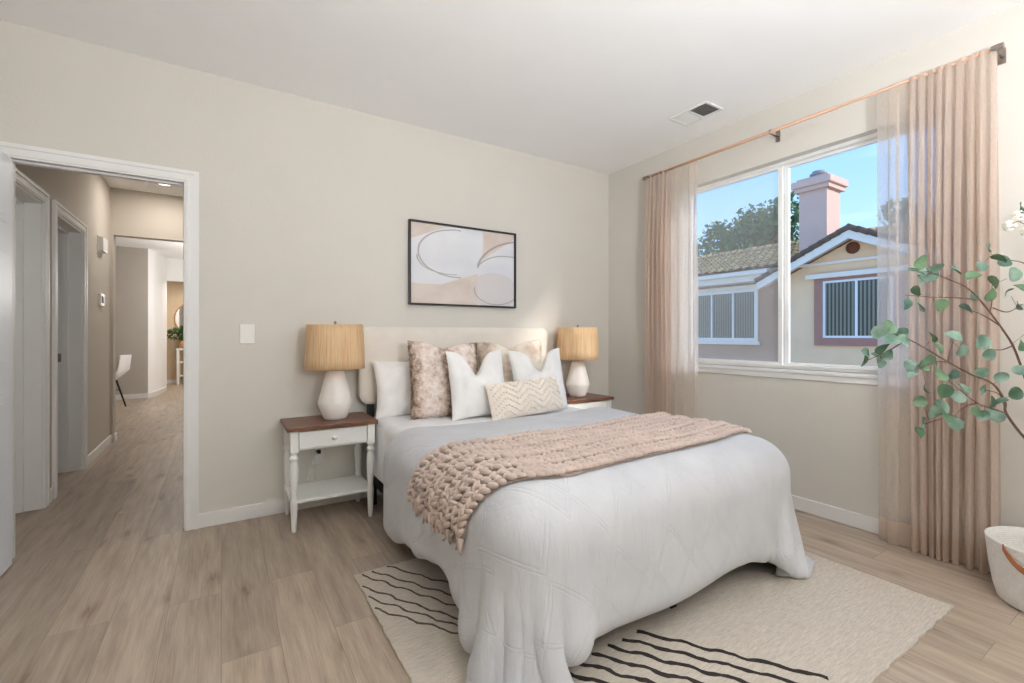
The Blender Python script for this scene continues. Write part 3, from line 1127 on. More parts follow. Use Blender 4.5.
def table_lamp():
    t = thing('table_lamp', 'white ceramic table lamp with raffia shade left of the bed', 'lamp', (-2.608, -0.21, 0.616))
    MB().lathe([(0.058, 0), (0.067, 0.004), (0.076, 0.02), (0.105, 0.10), (0.1045, 0.115), (0.058, 0.29), (0.052, 0.303), (0.03, 0.308), (0.012, 0.31)],
               n=40).build('lamp_base', M['ceramic'], t)
    MB().lathe([(0.009, 0.31), (0.009, 0.35), (0.016, 0.352), (0.016, 0.40), (0.006, 0.41)], n=16).build('socket', M['steel'], t)
    bb = MB().lathe([(0.012, 0.40), (0.03, 0.44), (0.03, 0.46), (0.018, 0.485), (0.001, 0.49)], n=16)
    bb.build('bulb', M['ceramic'], t)
    sh = MB()
    n = 120
    vs, fs = [], []
    prof = [(0.183, 0.325), (0.1805, 0.39), (0.177, 0.46), (0.173, 0.53), (0.169, 0.605)]
    for j, off in enumerate((0.0, -0.004)):
        for i, (r, z) in enumerate(prof):
            for k in range(n):
                a = 2 * PI * k / n
                rr = r + off + 0.0012 * (k % 2) + 0.0015 * math.sin(k * 12.9898 + i)
                zz = z + (0.003 * math.sin(k * 3.7) if i in (0, len(prof) - 1) else 0)
                vs.append((rr * math.cos(a), rr * math.sin(a), zz))
    L = len(prof)
    for j in (0, 1):
        for i in range(L - 1):
            for k in range(n):
                k2 = (k + 1) % n
                o = j * L * n
                fs.append((o + i * n + k, o + i * n + k2, o + (i + 1) * n + k2, o + (i + 1) * n + k))
    for i in (0, L - 1):
        for k in range(n):
            k2 = (k + 1) % n
            fs.append((i * n + k, i * n + k2, L * n + i * n + k2, L * n + i * n + k))
    sh.add(vs, fs, 0, True)
    sho = sh.build('lamp_shade', M['raffia'], t)
    hr = MB()
    for k in range(3):
        a = 2 * PI * k / 3
        hr.tube([(0.0, 0, 0.585), (0.166 * math.cos(a), 0.166 * math.sin(a), 0.595)], 0.0018, 6)
    hr.lathe([(0.004, 0.58), (0.004, 0.612), (0.009, 0.616), (0.009, 0.624), (0.003, 0.63)], n=12)
    hr.build('finial', M['steel'], t)
    return t


lamp1 = table_lamp()
lamp1['group'] = 'table lamps on the nightstands'
lamp2 = copy_tree(lamp1)
lamp2.location = (-0.572, -0.21, 0.616)
lamp2.rotation_euler.z = 1.0
lamp2['label'] = 'white ceramic table lamp with raffia shade right of the bed'
cordm = MB().tube([(-2.678, -0.02, 0.37), (-2.70, -0.05, 0.36), (-2.735, -0.05, 0.30), (-2.75, -0.045, 0.20), (-2.70, -0.04, 0.186), (-2.70, -0.035, 0.30),
                   (-2.72, -0.03, 0.45), (-2.70, -0.018, 0.60)], 0.003, 6)
tag(cordm.build('lamp_cord', M['plastic']), 'thin pale lamp cord hanging behind the left nightstand', 'cord')
plug = MB().box(-0.014, 0.014, -0.034, -0.008, -0.012, 0.012, bev=0.003)
plug.v = [(x - 2.678, y, z + 0.37) for (x, y, z) in plug.v]
tag(plug.build('power_plug', M['black']), 'small dark plug in the outlet behind the left nightstand', 'plug')

# ------------------------------------------------------------------ bed
BX0, BX1 = -2.385, -0.885
BY1, BY0 = -0.13, -2.11          # head, foot
bed = thing('bed', 'bed frame with cream upholstered headboard and black steel legs', 'bed', (-1.625, -1.1, 0))
bed_o = Vector((-1.625, -1.1, 0))


def bedpart(mb, name, mat):
    mb.v = [tuple(Vector(p) - bed_o) for p in mb.v]
    return mb.build(name, mat, bed)


# headboard with rounded corners and thick edge
hbm = MB()
hx0, hx1, hz0, hz1 = -2.425, -0.815, 0.675, 1.213
pol = []
for (cx, cz, a0) in ((hx1 - .06, hz1 - .06, 0), (hx0 + .06, hz1 - .06, 90), (hx0 + .07, hz0 + .07, 180), (hx1 - .07, hz0 + .07, 270)):
    rr = 0.06 if cz > 1 else 0.07
    for k in range(9):
        a = R(a0 + k * 90 / 8)
        pol.append((cx + rr * math.cos(a), cz + rr * math.sin(a)))
layers = [(0.0, -0.028), (0.0, -0.085), (-0.006, -0.094), (-0.018, -0.099), (-0.05, -0.102), (-0.14, -0.103)]
vs, fs = [], []
n = len(pol)
cxm, czm = (hx0 + hx1) / 2, (hz0 + hz1) / 2
for (ins, y) in layers:
    for (x, z) in pol:
        fx = 1 + ins / ((hx1 - hx0) / 2)
        fz = 1 + ins / ((hz1 - hz0) / 2)
        vs.append((cxm + (x - cxm) * fx, y, czm + (z - czm) * fz))
for i in range(len(layers) - 1):
    for k in range(n):
        k2 = (k + 1) % n
        fs.append((i * n + k, i * n + k2, (i + 1) * n + k2, (i + 1) * n + k))
fs.append(tuple(range(n)))
fs.append(tuple(range((len(layers) - 1) * n, len(layers) * n)))
hbm.add(vs, fs, 0, True)
hb_o = bedpart(hbm, 'headboard', M['headboard'])
pip = MB().tube([(cxm + (x - cxm) * 0.996, -0.088, czm + (z - czm) * 0.99) for (x, z) in pol + pol[:1]], 0.005, 6, cap=False)
pip.v = [tuple(Vector(p) - bed_o) for p in pip.v]
pip.build('piping', M['headboard'], hb_o)
for x in (BX0 + 0.045, BX1 - 0.045):
    bedpart(MB().box(x - 0.02, x + 0.02, -0.075, -0.035, 0.15, 0.76), 'headboard_strut', M['black'])
fm = MB()
fm.box(BX0 + 0.015, BX0 + 0.045, BY0 + 0.02, BY1, 0.15, 0.20, bev=0.004)
fm.box(BX1 - 0.045, BX1 - 0.015, BY0 + 0.02, BY1, 0.15, 0.20, bev=0.004)
fm.box(BX0 + 0.015, BX1 - 0.015, BY0 + 0.02, BY0 + 0.05, 0.15, 0.20, bev=0.004)
fm.box(BX0 + 0.015, BX1 - 0.015, BY1 - 0.03, BY1, 0.15, 0.20, bev=0.004)
fm.box(-1.645, -1.605, BY0 + 0.02, BY1, 0.15, 0.20)
for k in range(12):
    y = BY0 + 0.12 + k * 0.165
    fm.box(BX0 + 0.03, BX1 - 0.03, y, y + 0.04, 0.188, 0.20)
bedpart(fm, 'side_rails', M['black'])
for x in (BX0 + 0.035, -1.625, BX1 - 0.035):
    for y in (BY1 - 0.04, -1.03, BY0 + 0.06):
        zb = 0.012 if y < -1.07 else 0.0
        bedpart(MB().box(x - 0.017, x + 0.017, y - 0.017, y + 0.017, zb, 0.15, bev=0.003), 'leg', M['black'])

# mattress with fitted sheet
mt = MB().box(BX0, BX1, BY0, BY1, 0.202, 0.60, bev=0.055)
mt.sm = [True] * len(mt.f)
mo = mt.build('mattress', M['sheet'], None, origin=(-1.625, -1.1, 0.202))
tag(mo, 'mattress in a plain white fitted sheet on the bed', 'mattress')


# ------------------------------------------------------------------ cloth drape (position based, on the bed box)
def drape(x0, x1, y0, y1, nx, ny, outline, z0, steps, box, rnd=0.05, floor=0.014, seed=3, bend=0.25):
    g = np.random.default_rng(seed)
    U, V = np.meshgrid(np.linspace(0, 1, nx), np.linspace(0, 1, ny))
    ex0, ex1, ey0 = outline
    X = (x0 - ex0(V)) * (1 - U) + (x1 + ex1(V)) * U
    Y = y1 * (1 - V) + (y0 - ey0(U)) * V
    P = np.stack([X, Y, np.full_like(X, z0)], -1)
    rest = P.copy()
    P[..., 2] += g.normal(0, 0.004, P.shape[:2])
    Q = P.copy()
    pairs = []
    for (a, b, k) in (((slice(None), slice(None, -1)), (slice(None), slice(1, None)), 1.0),
                      ((slice(None, -1), slice(None)), (slice(1, None), slice(None)), 1.0),
                      ((slice(None, -1), slice(None, -1)), (slice(1, None), slice(1, None)), 0.45),
                      ((slice(None, -1), slice(1, None)), (slice(1, None), slice(None, -1)), 0.45),
                      ((slice(None), slice(None, -3)), (slice(None), slice(3, None)), bend),
                      ((slice(None, -3), slice(None)), (slice(3, None), slice(None)), bend)):
        L = np.linalg.norm(rest[a] - rest[b], axis=-1)
        pairs.append((a, b, k, L))
    bx0, bx1, by0, by1, bz1 = box
    c = np.array([(bx0 + bx1) / 2, (by0 + by1) / 2, bz1 / 2])
    hs = np.array([(bx1 - bx0) / 2, (by1 - by0) / 2, bz1 / 2]) - rnd
    for st in range(steps):
        vel = (P - Q) * 0.965
        Q = P.copy()
        P = P + vel
        P[..., 2] -= 0.00045
        for it in range(7):
            acc = np.zeros_like(P)
            cnt = np.full(P.shape[:2], 1e-6)
            for a, b, k, L in pairs:
                d = P[b] - P[a]
                ln = np.linalg.norm(d, axis=-1)
                w = k if k >= 0.4 else np.where(ln < L, k, 0.6)
                q = d * (0.5 * w * (ln - L) / np.maximum(ln, 1e-6))[..., None]
                acc[a] += q
                acc[b] -= q
                cnt[a] += 0.55
                cnt[b] += 0.55
            P = P + acc / np.maximum(cnt, 1.0)[..., None] * 1.1
            # rounded box
            d = P - c
            s = np.sign(d)
            qd = np.abs(d) - hs
            mo_ = np.maximum(qd, 0)
            lo = np.linalg.norm(mo_, axis=-1)
            inside = np.minimum(qd.max(-1), 0)
            sd = lo + inside - rnd
            hit = sd < 0
            gout = mo_ / np.maximum(lo, 1e-6)[..., None]
            am = np.argmax(qd, -1)
            gin = np.eye(3)[am]
            gr = np.where((lo > 1e-6)[..., None], gout, gin) * s
            P = np.where(hit[..., None], P - gr * sd[..., None], P)
            if it == 6:
                top = hit
                P = np.where(top[..., None], Q + (P - Q) * np.array([0.25, 0.25, 1.0]), P)
            fl = P[..., 2] < floor
            P[..., 2] = np.maximum(P[..., 2], floor)
            if it == 6:
                P[..., 0] = np.where(fl, Q[..., 0] + (P[..., 0] - Q[..., 0]) * 0.3, P[..., 0])
                P[..., 1] = np.where(fl, Q[..., 1] + (P[..., 1] - Q[..., 1]) * 0.3, P[..., 1])
    return P, rest


def grid_normals(P):
    du = np.gradient(P, axis=1)
    dv = np.gradient(P, axis=0)
    nrm = np.cross(dv, du)
    nrm /= np.maximum(np.linalg.norm(nrm, axis=-1), 1e-9)[..., None]
    return nrm


def smooth_grid(P, it, k=0.5):
    for _ in range(it):
        Q = P.copy()
        Q[1:-1, 1:-1] = P[1:-1, 1:-1] * (1 - k) + k * 0.25 * (P[:-2, 1:-1] + P[2:, 1:-1] + P[1:-1, :-2] + P[1:-1, 2:])
        P = Q
    return P


sstep = lambda a, b, x: np.clip((x - a) / (b - a), 0, 1) ** 2 * (3 - 2 * np.clip((x - a) / (b - a), 0, 1))
left_ext = lambda V: 0.46 - 0.13 * np.exp(-((V - 0.42) / 0.2) ** 2) + 0.02 * np.sin(V * 23)
right_ext = lambda V: 0.42 - 0.08 * sstep(0.75, 1.0, V)
foot_ext = lambda U: 0.31 + 0.015 * np.sin(U * 17) - 0.10 * sstep(0.86, 1.0, U) + 0.13 * (1 - sstep(0.02, 0.24, U))
NX, NY = 118, 92
P, rest = drape(BX0, BX1, BY0, -0.80, NX, NY, (left_ext, right_ext, foot_ext), 0.70, 520,
                (BX0 - 0.075, BX1 + 0.05, BY0 - 0.05, BY1, 0.613), rnd=0.14)
P = smooth_grid(P, 2)
# puffy: thickness swells between the stitched lines, thin at the hem
nrm = grid_normals(P)
if nrm[NY // 2, NX // 2, 2] < 0:
    nrm = -nrm
uu, vv = np.meshgrid(np.linspace(0, 1, NX), np.linspace(0, 1, NY))
edge = np.minimum.reduce([uu * 2.45, (1 - uu) * 2.45, vv * 1.8, (1 - vv) * 1.8])
puff = 0.034 * np.sqrt(np.clip(edge / 0.07, 0, 1)) + 0.005 * np.sin(rest[..., 0] * 9 + 1) * np.sin(rest[..., 1] * 8)
OUT = P + nrm * puff[..., None]
INN = P - nrm * (0.006 * np.clip(edge / 0.03, 0, 1))[..., None]
OUT[..., 2] = np.maximum(OUT[..., 2], 0.014)
INN[..., 2] = np.maximum(INN[..., 2], 0.013)
verts = np.concatenate([OUT.reshape(-1, 3), INN.reshape(-1, 3)])
faces = []
K = NX * NY
for j in range(NY - 1):
    for i in range(NX - 1):
        a = j * NX + i
        faces.append((a, a + 1, a + NX + 1, a + NX))
        faces.append((K + a, K + a + NX, K + a + NX + 1, K + a + 1))
bd = [i for i in range(NX)] + [j * NX + NX - 1 for j in range(1, NY)] + [(NY - 1) * NX + i for i in range(NX - 2, -1, -1)] + [j * NX for j in range(NY - 2, 0, -1)]
for k in range(len(bd)):
    a, b_ = bd[k], bd[(k + 1) % len(bd)]
    faces.append((b_, a, K + a, K + b_))
me = bpy.data.meshes.new('comforter')
me.from_pydata(verts.tolist(), [], faces)
uvl = me.uv_layers.new(name='UVMap')
li = np.zeros(len(me.loops), dtype=np.int32)
me.loops.foreach_get('vertex_index', li)
ruv = np.concatenate([rest[..., :2].reshape(-1, 2)] * 2) + np.array([10.0, 10.0])
uvl.data.foreach_set('uv', ruv[li].astype(np.float32).ravel())
me.polygons.foreach_set('use_smooth', [True] * len(me.polygons))
me.materials.append(M['comforter'])
me.update()
comf = bpy.data.objects.new('comforter', me)
COL.objects.link(comf)
sd_ = comf.modifiers.new('sub', 'SUBSURF')
sd_.levels = 1
sd_.render_levels = 1
tag(comf, 'white comforter with raised diamond tufting draped over the bed to the rug', 'comforter')
bvh = BVHTree.FromPolygons([Vector(v) for v in verts[:K]], [f for f in faces if max(f) < K])

# ------------------------------------------------------------------ chunky knit throw
def profile_at(y, s_left):
    """surface line of the comforter across the bed at this y, from the left hang to the right edge"""
    pts = []

    def shoot(o, d):
        h = bvh.ray_cast(o, d)
        if h[0]:
            pts.append((h[0], h[1] if h[1].dot(d) < 0 else -h[1]))
    for z in np.linspace(0.42, 0.54, 7):
        shoot(Vector((-3.2, y, z)), Vector((1, 0, 0)))
    cc = Vector((BX0 + 0.12, y, 0.50))
    for a in np.linspace(0.15, 1.35, 9):
        d = Vector((-math.cos(a), 0, math.sin(a)))
        shoot(cc + d * 0.7, -d)
    for x in np.linspace(BX0 + 0.16, BX1 - 0.06, 46):
        shoot(Vector((x, y, 1.3)), Vector((0, 0, -1)))
    cc = Vector((BX1 - 0.12, y, 0.50))
    for a in np.linspace(1.35, 0.0, 9):
        d = Vector((math.cos(a), 0, math.sin(a)))
        shoot(cc + d * 0.7, -d)
    P_ = np.array([tuple(p[0]) for p in pts])
    N_ = np.array([tuple(p[1]) for p in pts])
    seg = np.linalg.norm(np.diff(P_, axis=0), axis=1)
    s = np.concatenate([[0], np.cumsum(seg)])
    return s, P_, N_


NC, NS = 12, 66            # knit columns across the width, stitches along the length
colY = lambda t: -1.50 - 0.54 * t
YG = np.linspace(-1.26, -2.10, 49)
lines = [profile_at(y, 0) for y in YG]


def throw_point(t, s):
    y = colY(t) + 0.16 * float(1 - sstep(0.0, 0.5, s)) - 0.01 * math.sin(s * 6) + 0.07 * float(sstep(0.7, 1.8, s))
    f = (YG[0] - y) / (YG[0] - YG[-1]) * (len(YG) - 1)
    i = max(0, min(int(f), len(YG) - 2))
    w_ = f - i
    out = []
    for (sv, P_, N_) in (lines[i], lines[i + 1]):
        p = np.array([np.interp(s, sv, P_[:, k]) for k in range(3)])
        nn = np.array([np.interp(s, sv, N_[:, k]) for k in range(3)])
        out.append((p, nn))
    p = out[0][0] * (1 - w_) + out[1][0] * w_
    nn = out[0][1] * (1 - w_) + out[1][1] * w_
    return Vector(p), Vector(nn).normalized()


thr = MB()
smax = min(l[0][-1] for l in lines) - 0.10
# under layer of the knit
G = [[None] * 61 for _ in range(25)]
vs, fs = [], []
nu, nv = 110, 31
for j in range(nv):
    for i in range(nu):
        t_ = j / (nv - 1)
        s_ = 0.02 + (smax - 0.04) * i / (nu - 1)
        p, nn = throw_point(t_, s_)
        vs.append(p + nn * 0.008)
for j in range(nv - 1):
    for i in range(nu - 1):
        a = j * nu + i
        fs.append((a, a + 1, a + nu + 1, a + nu))
thr.add(vs, fs, 0, True)
ell_v, ell_f = [], []
na, nb = 8, 5
for b_ in range(nb + 1):
    th = PI * b_ / nb
    for a_ in range(na):
        ph = 2 * PI * a_ / na
        ell_v.append(Vector((math.cos(th), math.sin(th) * math.cos(ph), math.sin(th) * math.sin(ph))))
for b_ in range(nb):
    for a_ in range(na):
        a2 = (a_ + 1) % na
        ell_f.append((b_ * na + a_, b_ * na + a2, (b_ + 1) * na + a2, (b_ + 1) * na + a_))
for ci in range(NC):
    tcen = (ci + 0.5) / NC
    for k in range(NS):
        s0 = smax * (k + 0.5) / NS + random.uniform(-.004, .004)
        if k == 0 and random.random() < 0.3:
            continue
        for side in (-1, 1):
            tt = tcen + side * 0.21 / NC
            p, nn = throw_point(min(max(tt, 0.001), 0.999), s0)
            p2, _ = throw_point(min(max(tt, 0.001), 0.999), min(s0 + 0.012, smax))
            tan = (p2 - p)
            if tan.length < 1e-5:
                continue
            tan.normalize()
            bi = nn.cross(tan).normalized()
            ax = (tan * 0.82 + bi * side * 0.55 * (1 if (bi.y < 0) else -1)).normalized()
            ay = nn.cross(ax).normalized()
            la, lb, lc = 0.0235 * random.uniform(.85, 1.15), 0.0105 * random.uniform(.85, 1.2), 0.0135 * random.uniform(.8, 1.2)
            c = p + nn * (0.018 + 0.011 * (0.5 + 0.5 * math.cos(2 * PI * ci / 3)) + random.uniform(-.003, .004))
            thr.add([c + ax * (q.x * la) + ay * (q.y * lb) + nn * (q.z * lc) for q in ell_v], ell_f, 0, True)
# loose loops at the hanging hem
for ci in range(NC * 2):
    p, nn = throw_point((ci + 0.5) / (NC * 2), 0.02)
    ln = random.uniform(0.02, 0.075)
    q = p + nn * 0.02
    thr.tube([q, q + Vector((random.uniform(-.008, .004), random.uniform(-.015, .015), -ln * 0.6)), q + Vector((0.0, random.uniform(-.02, .02), -ln))],
             [0.011, 0.009, 0.004], 6)
th_o = thr.build('throw_blanket', M['knit'], None, origin=(-1.7, -1.77, 0.66))
tag(th_o, 'blush chunky knit throw lying across the white comforter', 'blanket')


# ------------------------------------------------------------------ pillows
def pillow_mesh(w, h, th, chop=0.0, n=34, wrinkle=0.006, seed=0, pinch=0.07, chop_dx=0.0, power=0.42):
    g = random.Random(seed)
    ph = [g.uniform(0, 6) for _ in range(8)]
    mb = MB()
    vs, fs = [], []
    for side in (1, -1):
        for j in range(n + 1):
            for i in range(n + 1):
                u = -1 + 2 * i / n
                v = -1 + 2 * j / n
                u = math.sin(u * PI / 2) * 0.35 + u * 0.65
                v = math.sin(v * PI / 2) * 0.35 + v * 0.65
                x = u * w / 2 * (1 - pinch * (1 - v * v) * abs(u) ** 3)
                z = v * h / 2 * (1 - pinch * (1 - u * u) * abs(v) ** 3)
                f = max(0.0, (1 - u * u) * (1 - v * v)) ** power
                y = side * th / 2 * f
                # slump: fuller near the bottom
                y *= 1.0 + 0.12 * (-v)
                if chop:
                    g_ = math.exp(-((u - chop_dx) / 0.33) ** 2)
                    up = max(0.0, (v + 0.15) / 1.15)
                    z -= chop * g_ * up ** 1.5
                    y *= 1 - 0.55 * g_ * up
                    z += 0.10 * chop * (1 - g_) * up
                wr = wrinkle * f * (math.sin(9 * u + 4 * v + ph[0]) * math.sin(5 * v - 7 * u + ph[1]) + 0.6 * math.sin(17 * u - 9 * v + ph[2]) * math.cos(11 * v + ph[3]))
                vs.append((x, y + side * wr, z))
    m = (n + 1) ** 2
    for sd in (0, 1):
        for j in range(n):
            for i in range(n):
                a = sd * m + j * (n + 1) + i
                fs.append((a, a + 1, a + n + 2, a + n + 1) if sd == 1 else (a, a + n + 1, a + n + 2, a + 1))
    mb.add(vs, fs, 0, True)
    return mb


def place(o, base, lean, yaw, h, roll=0.0):
    """stand the pillow on its lower edge at base, leaning back (towards +y)"""
    m = Matrix.Rotation(yaw, 4, 'Z') @ Matrix.Rotation(-lean, 4, 'X') @ Matrix.Rotation(roll, 4, 'Y')
    o.matrix_world = Matrix.Translation(Vector(base)) @ m @ Matrix.Translation((0, 0, h / 2))
    return o


def fur_on(mesh_o, count, ln, wd, mat, down=0.6, seed=1):
    g = random.Random(seed)
    me = mesh_o.data
    polys = list(me.polygons)
    areas = np.array([p.area for p in polys])
    idx = np.random.default_rng(seed).choice(len(polys), count, p=areas / areas.sum())
    mb = MB()
    for k in idx:
        p = polys[k]
        c = Vector(p.center) + Vector((g.uniform(-1, 1), g.uniform(-.2, .2), g.uniform(-1, 1))) * 0.008
        nn = Vector(p.normal)
        d = (nn * 0.8 + Vector((g.gauss(0, .35), g.gauss(0, .35), -down + g.gauss(0, .3)))).normalized()
        L = ln * g.uniform(.6, 1.3)
        s = d.cross(Vector((g.gauss(0, 1), g.gauss(0, 1), g.gauss(0, 1)))).normalized() * wd
        mid = c + d * L * .55
        tip = c + d * L + Vector((0, 0, -L * .25))
        mb.add([c - s, c + s, mid + s * .8, mid - s * .8, tip], [(0, 1, 2, 3), (3, 2, 4)], 0, False)
    return mb.build('fur', mat, mesh_o)


PZ = 0.600
# sleeping pillows (back)
for i, (x, lab) in enumerate(((-2.04, 'plain white sleeping pillow at the left against the headboard'),)):
    o = pillow_mesh(0.64, 0.40, 0.15, 0, seed=20 + i, wrinkle=0.007).build('pillow', M['pillow_white'])
    place(o, (x, -0.245, PZ - 0.012), R(12), 0, 0.40)
    tag(o, lab, 'pillow')
o = pillow_mesh(0.53, 0.53, 0.15, 0.035, seed=5, pinch=0.05).build('fur_pillow', M['fur_brown'])
fur_on(o, 15000, 0.034, 0.0026, M['fur_brown'], seed=4)
place(o, (-1.915, -0.43, PZ - 0.01), R(13), R(0), 0.53, R(2))
tag(o, 'large taupe faux fur pillow at the left of the row', 'pillow')
o = pillow_mesh(0.60, 0.53, 0.15, 0.04, seed=6, pinch=0.05).build('fur_pillow', M['fur_cream'])
fur_on(o, 15000, 0.032, 0.0026, M['fur_cream'], seed=8)
place(o, (-1.31, -0.40, PZ - 0.01), R(13), R(0), 0.53, R(-2))
tag(o, 'large faux fur pillow, taupe fading to cream, at the right of the row', 'pillow')
o = pillow_mesh(0.45, 0.45, 0.14, 0.15, seed=7, chop_dx=-0.05).build('throw_pillow', M['pillow_white'])
place(o, (-1.745, -0.60, PZ + 0.005), R(12), R(4), 0.43, R(0))
tag(o, 'white square pillow with a pinched top in front of the taupe fur pillow', 'pillow', 'white square pillows with pinched tops')
o = pillow_mesh(0.45, 0.45, 0.14, 0.15, seed=9, chop_dx=0.05).build('throw_pillow', M['pillow_white'])
place(o, (-1.235, -0.60, PZ + 0.005), R(12), R(-4), 0.43, R(-2))
tag(o, 'white square pillow with a pinched top in front of the cream fur pillow', 'pillow', 'white square pillows with pinched tops')


def lumbar():
    w, h = 0.60, 0.25
    mb = pillow_mesh(w, h, 0.13, 0.0, seed=12, pinch=0.03, wrinkle=0.002)
    # raised chevron tufts on the face towards the room
    bv = BVHTree.FromPolygons([Vector(v) for v in mb.v], mb.f)
    for c in range(6):
        x0 = -0.275 + c * 0.092
        for r_ in range(6):
            z0 = -0.13 + r_ * 0.042
            for k in range(5):
                f = (k + 0.5) / 5
                x = x0 + 0.090 * f
                z = z0 + (0.062 * f if c % 2 == 0 else 0.062 * (1 - f)) - 0.005
                if abs(z) > 0.115:
                    continue
                h_ = bv.ray_cast(Vector((x, -1, z)), Vector((0, 1, 0)))
                if not h_[0]:
                    continue
                p = h_[0]
                la, lb = 0.0125, 0.0095
                ax = Vector((0.85, 0, 0.55 if c % 2 == 0 else -0.55)).normalized()
                ay = Vector((0, -1, 0)).cross(ax)
                mb.add([p + ax * (q.x * la) + ay * (q.y * lb) + Vector((0, -1, 0)) * (q.z * 0.012) for q in ell_v], ell_f, 0, True)
    return mb.build('lumbar_pillow', M['boucle'])


o = lumbar()
place(o, (-1.455, -0.755, PZ + 0.01), R(20), R(0), 0.25, R(-3))
tag(o, 'long ivory lumbar pillow with raised chevron tufts at the front', 'pillow')


# ------------------------------------------------------------------ rug
def rug():
    x0, x1, y0, y1 = -2.695, -0.612, -2.685, -1.075
    mb = MB()
    n = 70
    g = random.Random(3)
    top = []
    nx, ny = 80, 60
    vs, fs = [], []
    for j in range(ny + 1):
        for i in range(nx + 1):
            x = x0 + (x1 - x0) * i / nx
            y = y0 + (y1 - y0) * j / ny
            if i in (0, nx):
                x += g.uniform(-.004, .004)
            if j in (0, ny):
                y += g.uniform(-.004, .004)
            vs.append((x, y, 0.011))
    for j in range(ny):
        for i in range(nx):
            a = j * (nx + 1) + i
            fs.append((a, a + 1, a + nx + 2, a + nx + 1))
    mb.add(vs, fs)
    bd = [i for i in range(nx + 1)] + [j * (nx + 1) + nx for j in range(1, ny + 1)] + [ny * (nx + 1) + i for i in range(nx - 1, -1, -1)] + [j * (nx + 1) for j in range(ny - 1, 0, -1)]
    low = [(vs[k][0], vs[k][1], 0.0006) for k in bd]
    m = len(bd)
    mb.add([vs[k] for k in bd] + low, [(k, (k + 1) % m, (k + 1) % m + m, k + m) for k in range(m)])
    mb.add(low, [tuple(range(m))[::-1]])

    def stripe(a, b, w, mi):
        a, b = Vector((a[0], a[1], 0.0135)), Vector((b[0], b[1], 0.0135))
        d = b - a
        L = d.length
        d.normalize()
        s = Vector((-d.y, d.x, 0))
        k = max(3, int(L / 0.02))
        pv, pf = [], []
        for q in range(k + 1):
            c = a + d * L * q / k + s * (0.006 * math.sin(q * 0.9 + a.x * 30) + g.uniform(-.003, .003))
            ww = w * (0.8 + g.uniform(-.25, .25))
            pv += [c - s * ww, c + s * ww, c - s * ww * 1.3 - Vector((0, 0, .003)), c + s * ww * 1.3 - Vector((0, 0, .003))]
        for q in range(k):
            o = q * 4
            pf += [(o, o + 1, o + 5, o + 4), (o + 2, o, o + 4, o + 6), (o + 1, o + 3, o + 7, o + 5)]
        mb.add(pv, pf, mi)
    # left fan of thinner brown stripes
    for (a, b) in (((-2.534, -1.08), (-2.20, -1.62)), ((-2.612, -1.087), (-2.22, -1.73)), ((-2.665, -1.095), (-2.24, -1.83)), ((-2.690, -1.20), (-2.26, -1.92)),
                   ((-2.690, -1.30), (-2.30, -1.92)), ((-2.690, -1.40), (-2.36, -1.88))):
        stripe(a, b, 0.0042, 2)
    # right fan of bold stripes towards the near edge
    for k in range(11):
        sx_ = -1.872 - 0.077 * k
        ln = 0.62
        ex = sx_ + ln * 0.569
        ey = -2.09 - ln * 0.822
        if ey < -2.678:
            f = (2.678 - 2.09) / (ln * 0.822)
            ex, ey = sx_ + ln * 0.569 * f, -2.678
        stripe((sx_, -2.088), (ex, ey), 0.0085, 1)
    # short counter stripes running under the comforter
    for k in range(8):
        ex = -1.875 - 0.073 * k
        stripe((ex, -2.005), (ex + 0.22, -1.66), 0.0085, 1)
    o = mb.build('area_rug', [M['rug'], M['rug_dark'], M['rug_faded']], None, origin=(-1.65, -1.88, 0))
    tag(o, 'beige wool rug with dark slanted stripes under the foot of the bed', 'rug')


rug()

# ------------------------------------------------------------------ curtain rod and curtains
RX, RZ = -0.10, 2.525
t = thing('curtain_rod', 'slim rose copper curtain rod above the window', 'curtain rod', (RX, -1.64, RZ))
rod = MB().tube([(0, -1.075, 0), (0, 1.08, 0)], 0.0085, 12)
rod.build('rod', M['copper'], t)
rod2 = MB().tube([(0, -0.40, 0), (0, 1.08, 0)], 0.011, 12)
rod2.build('outer_rod', M['copper'], t)
for y in (-1.075, 1.08):
    f_ = MB().lathe([(0.016, -0.02), (0.018, 0.0), (0.016, 0.022)], n=16)
    f_.v = [(x, y + z, yy) for (x, yy, z) in f_.v]
    f_.build('finial', M['steel'], t)
for y in (-1.07, 0.0, 1.05):
    br = MB()
    br.tube([(0.098, y, -0.012), (0.02, y, -0.012), (0.0, y, -0.012)], 0.006, 8)
    br.box(0.092, 0.0995, y - 0.014, y + 0.014, -0.045, 0.03, bev=0.002)
    lp = [(0.014 * math.cos(a), y, 0.014 * math.sin(a)) for a in np.linspace(0, 2 * PI, 13)]
    br.tube(lp, 0.004, 6, cap=False)
    br.build('bracket', M['steel'], t)


